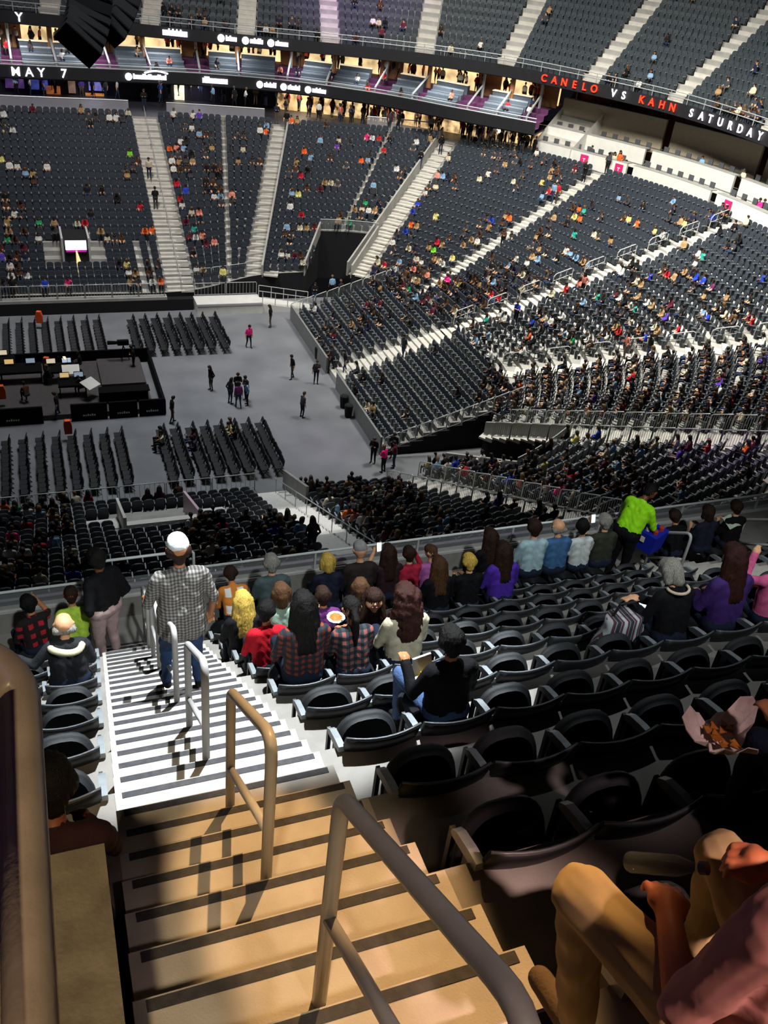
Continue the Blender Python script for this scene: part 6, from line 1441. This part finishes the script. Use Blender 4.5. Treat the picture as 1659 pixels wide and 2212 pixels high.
# ------------------------------------------------------------------ standing people of the floor, stairs and concourse
STAND = [(537, 751, 0, 'H', 7, 3.4, 'steward in hot pink shirt crossing the event floor'), (584, 707, 0, 'K', 9, 1.2, 'person in black standing at the far edge of the event floor'), (456, 843, 0, 'K', 9, 2.0, 'dark figure with white belt standing by the booth'), (497, 872, 0, 'Z', 9, -1, 'long coated dark figure left in the chatting group'), (513, 858, 0, 'K', 8, 3.1, 'dark figure at the back of the chatting group'), (515, 881, 0, 'C', 7, .1, 'person in plum jacket in front of the chatting group'), (534, 875, 0, 'L', 9, 1.5, 'person in pale blue top right in the chatting group'), (532, 865, 0, 'Z', 8, 2, 'dark figure behind the pale blue top on the floor'),
         (631, 818, 0, 'K', 7, 1.8, 'grey haired person in black walking on the floor'), (682, 829, 0, 'D', 10, 3.0, 'person in dark grey at the foot of the stand stair'), (652, 902, 0, 'D', 10, -1.2, 'person in dark grey carrying a black bag on the floor'), (372, 913, 0, 'K', 7, -1.4, 'dark figure striding past the booth corner'), (127, 905, 0, 'K', 7, 1.4, 'dark figure stepping out of the booth'), (827, 1020, 0, 'H', 8, .5, 'steward in hot pink at the near corner of the floor'), (805, 1000, 0, 'K', 8, 2.4, 'dark guard at the near corner of the movable stand'), (848, 990, 0, 'K', 8, 2.4, 'dark guard beside the near tunnel, left'), (678, 655, 0, 'K', 8, 3, 'dark guard standing in the far tunnel mouth'), (716, 640, 0, 'L', 7, 0, 'person in white blue shirt walking into the far tunnel'), (850, 1010, 0, 'M', 8, 1.0, 'maroon clad guard behind the pink steward'), (735, 650, 0, 'Z', 7, .3, 'dark figure inside the far tunnel'),
         (962, 640, None, 'H', 8, 2.0, 'steward in hot pink on the long stair'), (1083, 540, None, 'U', 8, 2.2, 'man in brown suit standing on the long stair'), (323, 398, None, 'I', 7, 3.0, 'person in cream top walking on the wide far stair'), (337, 464, None, 'K', 8, 0.0, 'dark figure on the wide far stair'), (312, 240, None, 'K', 8, 3, 'dark figure at the top of the wide far stair'), (597, 275, None, 'N', 8, 3, 'navy figure at the top of the double stair'), (618, 290, None, 'K', 7, 3, 'black figure with a blue board on the double stair'), (905, 370, None, 'K', 8, 2.6, 'dark usher beside the walled stair'), (935, 320, None, 'D', 9, 2.6, 'grey figure at the top of the walled stair'), (925, 330, None, 'A', 9, 2, 'tan figure at the top of the walled stair'), (1308, 378, None, 'D', 8, 2, 'man in grey top and blue jeans at the top of the long stair'), (1320, 375, None, 'I', 9, 2, 'woman in cream at the top of the long stair'), (1332, 372, None, 'O', 9, 2, 'woman in orange at the top of the long stair'), (1258, 400, None, 'K', 8, 2, 'black clad usher on the long stair'), (1628, 480, None, 'H', 8, 2, 'steward in hot pink at the top of the centre stair'), (1638, 482, None, 'K', 8, 2, 'dark guard beside the upper pink steward'), (1190, 445, None, 'L', 7, 2, 'person in light blue standing beside the long stair'), (1200, 440, None, 'R', 7, 2, 'person in red standing beside the long stair'), (1255, 640, None, 'S', 9, 2, 'woman in salmon top on the centre stair'), (1110, 710, None, 'B', 10, 2, 'vendor with a blue tray on the centre stair'), (1345, 780, None, 'S', 9, 1.2, 'long haired woman in pale pink standing on the bright stair'), (1395, 780, None, 'K', 7, 1.5, 'dark figure bending on the bright stair'), (870, 770, None, 'D', 7, 2, 'grey figure on the stair of the movable stand'), (715, 800, None, 'Z', 7, 1, 'dark figure at the foot of the movable stand'), (745, 800, None, 'K', 7, 1.4, 'dark figure stepping up the movable stand'), (1635, 965, None, 'K', 8, .5, 'dark figure standing by the picket fence at right'), (672, 1200, None, 'Z', 9, 0, 'dark haired figure sitting low on the bright stair'), (950, 335, None, 'K', 9, 3, 'black figure near the top of the walled stair')]
def surface_z(px, py):
    """height of the bowl terrace seen at a picture point (marching along the ray)"""
    w = ray(px, py); best = None
    P0 = LS[:, :2]
    for t in np.arange(20, 110, .25):
        p = np.array([0, 0, CAMZ])+w*t
        if p[2] < 0: return at_z(px, py, 0)
        if RX0 < p[0] < RX0+RN*RP and 41.6 < p[1] < 61.8:
            if p[2] <= .38+RR*(p[0]-RX0)/RP: return np.array([p[0], p[1], .38+RR*int((p[0]-RX0)/RP)])
            continue
        d = LS[:, 3:5]-LS[:, :2]; L2 = (d**2).sum(1); tt = ((p[:2]-LS[:, :2])*d).sum(1)/L2; off = np.linalg.norm(LS[:, :2]+d*tt[:, None]-p[:2], axis=1)
        j = int(np.argmin(off+np.where((tt < -.02) | (tt > 1.05), 99, 0)))
        if off[j] < 1.0 and -.02 <= tt[j] <= 1.05:
            z = LS[j, 2]+(LS[j, 5]-LS[j, 2])*max(0, min(1, math.floor(tt[j]*NR)/NR))
            if p[2] <= z+.02: return np.array([p[0], p[1], z])
    return None
for px, py, z, c, vi, yw, lab in STAND:
    p = at_z(px, py, z) if z is not None else surface_z(px, py)
    if p is None or p[0] > 48 or p[1] > 90: p = at_z(px, py, 10.2)
    crowd_obj(vi, (p[0], p[1], p[2]), yw, c, lab, 'people standing on the floor and stairs')
# people behind the rails: concourse, bar, suites, press tiers
conc = []
def along(px0, px1, py, n, ydist_C, z, cols, vset, sec, dz=0):
    for q in range(n):
        px = random.uniform(px0, px1); w = ray(px, py+(random.uniform(-3, 3))); off = random.choice(ydist_C)
        C = offs(CC, off)[0]; o_ = np.abs(w[0]*C[:, 1]-w[1]*C[:, 0])/np.linalg.norm(w[:2]); i = int(np.argmin(o_)); conc.append((random.choice(vset), np.array([C[i][0], C[i][1], z]), random.uniform(-3, 3), random.choice(cols), 1.0))
along(0, 250, 200, 26, [-1.5, -3, -4.5], 10.2, 'KKDNVUALW', [7, 8, 9, 10], '')
along(330, 600, 210, 26, [-1.5, -3, -5], 10.2, 'KKDWILAB', [7, 8, 9, 10], '')
along(620, 960, 225, 70, [-.8, -2, -3.2, -4.4], 9.6, 'KKKZZDMWSRA', [7, 8, 9, 10], '')
along(960, 1150, 280, 45, [-.8, -2, -3, -4], 9.7, 'KKKZZDRWA', [7, 8, 9, 10], '')
for q in range(110):
    s_ = random.uniform(posts[0], posts[-1]); d = random.choice([4.6, 5.2, 5.8]); p, yw = on_L(s_, d, 13.2); conc.append((random.choice([7, 8, 9, 10]), p, random.uniform(-3, 3), random.choice('KWIASDRWUO'), 1.0))
for q in range(22):
    s_ = random.uniform(posts[0], posts[-1]); r_ = random.randrange(3); p, yw = on_L(s_, .75+1.1*r_, 12.0+.42*r_); conc.append((random.randrange(7), p, yw, random.choice('KWDASRN'), 1.0))
for q in range(9):
    j = random.randrange(4, len(PC)-4); lv = random.randrange(2); pp = poff(1.2+1.9*lv)[j]; conc.append((random.choice([0, 3, 8]), np.array([pp[0], pp[1], PZ[j]+1.0*lv]), math.atan2(51.5-pp[1], 20-pp[0])-math.pi/2, random.choice('WKDIL'), 1.0))
for q in range(26):
    j = random.randrange(0, len(PC)-1); pp = poff(5.2)[j]; conc.append((random.choice([7, 8, 9]), np.array([pp[0], pp[1], PZ[j]+2.9]), random.uniform(-3, 3), random.choice('KKDWUA'), 1.0))
def merge_people(lst, name, label):
    co, fc, mi, tint, who = [], [], [], [], []; off = 0
    cache = {}
    for vi, p, yw, c, sc in lst:
        if vi not in cache:
            me = CROWD_LO[vi]; n = len(me.vertices); a = np.empty(n*3); me.vertices.foreach_get('co', a); pm = np.empty(len(me.polygons), int); me.polygons.foreach_get('material_index', pm)
            cache[vi] = (a.reshape(-1, 3), [tuple(q.vertices) for q in me.polygons], pm)
        a, f, pm = cache[vi]; R = rotz(yw)*sc; co.append(a@R.T+np.asarray(p)); fc.extend([tuple(k+off for k in q) for q in f]); mi.append(pm); off += len(a)
        tint.append(np.tile(np.array(lin(CT[c])+(1,)), (len(a), 1))); who.append(np.full(len(a), random.random()))
    me = bpy.data.meshes.new(name); me.from_pydata(np.concatenate(co).tolist(), [], fc)
    for m in (s_tint, s_cs, s_cp, m_cshoe, s_ch): me.materials.append(m)
    me.polygons.foreach_set('material_index', np.concatenate(mi)); me.polygons.foreach_set('use_smooth', np.ones(len(me.polygons), bool))
    at = me.attributes.new('tint', 'FLOAT_COLOR', 'POINT'); at.data.foreach_set('color', np.concatenate(tint).ravel().astype(np.float32))
    aw_ = me.attributes.new('who', 'FLOAT', 'POINT'); aw_.data.foreach_set('value', np.concatenate(who).astype(np.float32)); me.update()
    tag(link(name, me), label, 'crowd', kind='stuff')
merge_people(stuffP+conc, 'distant_crowd', 'distant spectators scattered over the far stands, suites and concourse')
# people in the booth and on the floor chairs
for i, (px, py, c, vi, lab) in enumerate([(175, 800, 'K', 0, 'operator in black seated at the back of the booth'), (113, 830, 'K', 1, 'operator in black at the middle booth desk'), (180, 850, 'Z', 1, 'operator in dark top at the right booth desk'), (60, 870, 'U', 1, 'operator in brown at the front booth desk'), (290, 800, 'K', 8, 'camera operator in black behind the broadcast camera')]):
    p = at_z(px, py, .32); crowd_obj(vi, (p[0], p[1], .32), [1.4, 1.0, 2.2, .4, 1.5][i], c, lab, 'crew of the sound booth')
for px, py, c, lab in [(335, 935, 'D', 'person in grey seated at the left front of the near floor chairs'), (345, 945, 'I', 'person in cream seated at the left front of the near floor chairs'), (432, 940, 'M', 'maroon top on the near floor chairs, left pair'), (436, 957, 'D', 'grey top on the near floor chairs, left pair'), (490, 920, 'K', 'black top on the near floor chairs, right trio'), (497, 925, 'Y', 'yellow top on the near floor chairs, right trio'), (504, 932, 'Z', 'dark top on the near floor chairs, right trio')]:
    p = at_z(px, py, .8); j = min(FLOORCH, key=lambda q: math.hypot(q[3]-p[0], q[4]-p[1])); crowd_obj(random.randrange(7), (j[3]-.05, j[4], 0), math.pi/2, c, lab, 'people on the near floor chairs')
# ------------------------------------------------------------------ seats: the nearest as individuals, the others as one mass
cand = [i for i in range(len(SEATS)) if -10 < PX[i][0] < 1670 and PX[i][1] < 1275]
cand.sort(key=lambda i: DIST[i]); ind = set(cand[:110])
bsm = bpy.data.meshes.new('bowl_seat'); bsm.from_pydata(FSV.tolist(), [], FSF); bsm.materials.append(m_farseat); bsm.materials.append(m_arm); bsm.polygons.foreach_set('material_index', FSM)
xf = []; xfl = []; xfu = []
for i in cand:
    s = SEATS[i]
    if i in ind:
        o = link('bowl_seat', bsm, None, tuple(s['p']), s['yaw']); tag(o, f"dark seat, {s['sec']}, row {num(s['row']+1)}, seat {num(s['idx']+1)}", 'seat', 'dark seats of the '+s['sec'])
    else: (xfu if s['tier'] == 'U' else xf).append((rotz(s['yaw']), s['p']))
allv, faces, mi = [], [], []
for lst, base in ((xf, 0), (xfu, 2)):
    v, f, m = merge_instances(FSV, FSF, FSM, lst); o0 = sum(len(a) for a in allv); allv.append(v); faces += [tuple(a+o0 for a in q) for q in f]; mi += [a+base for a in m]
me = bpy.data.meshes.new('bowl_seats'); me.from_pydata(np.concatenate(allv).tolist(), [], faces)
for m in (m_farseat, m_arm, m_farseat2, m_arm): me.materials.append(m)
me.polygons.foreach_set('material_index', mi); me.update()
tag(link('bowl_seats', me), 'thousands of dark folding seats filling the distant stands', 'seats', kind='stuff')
print('COUNTS seats', len(SEATS), 'cand', len(cand), 'people', len(taken), 'indiv', len(indiv), 'stuff', len(stuffP)+len(conc))
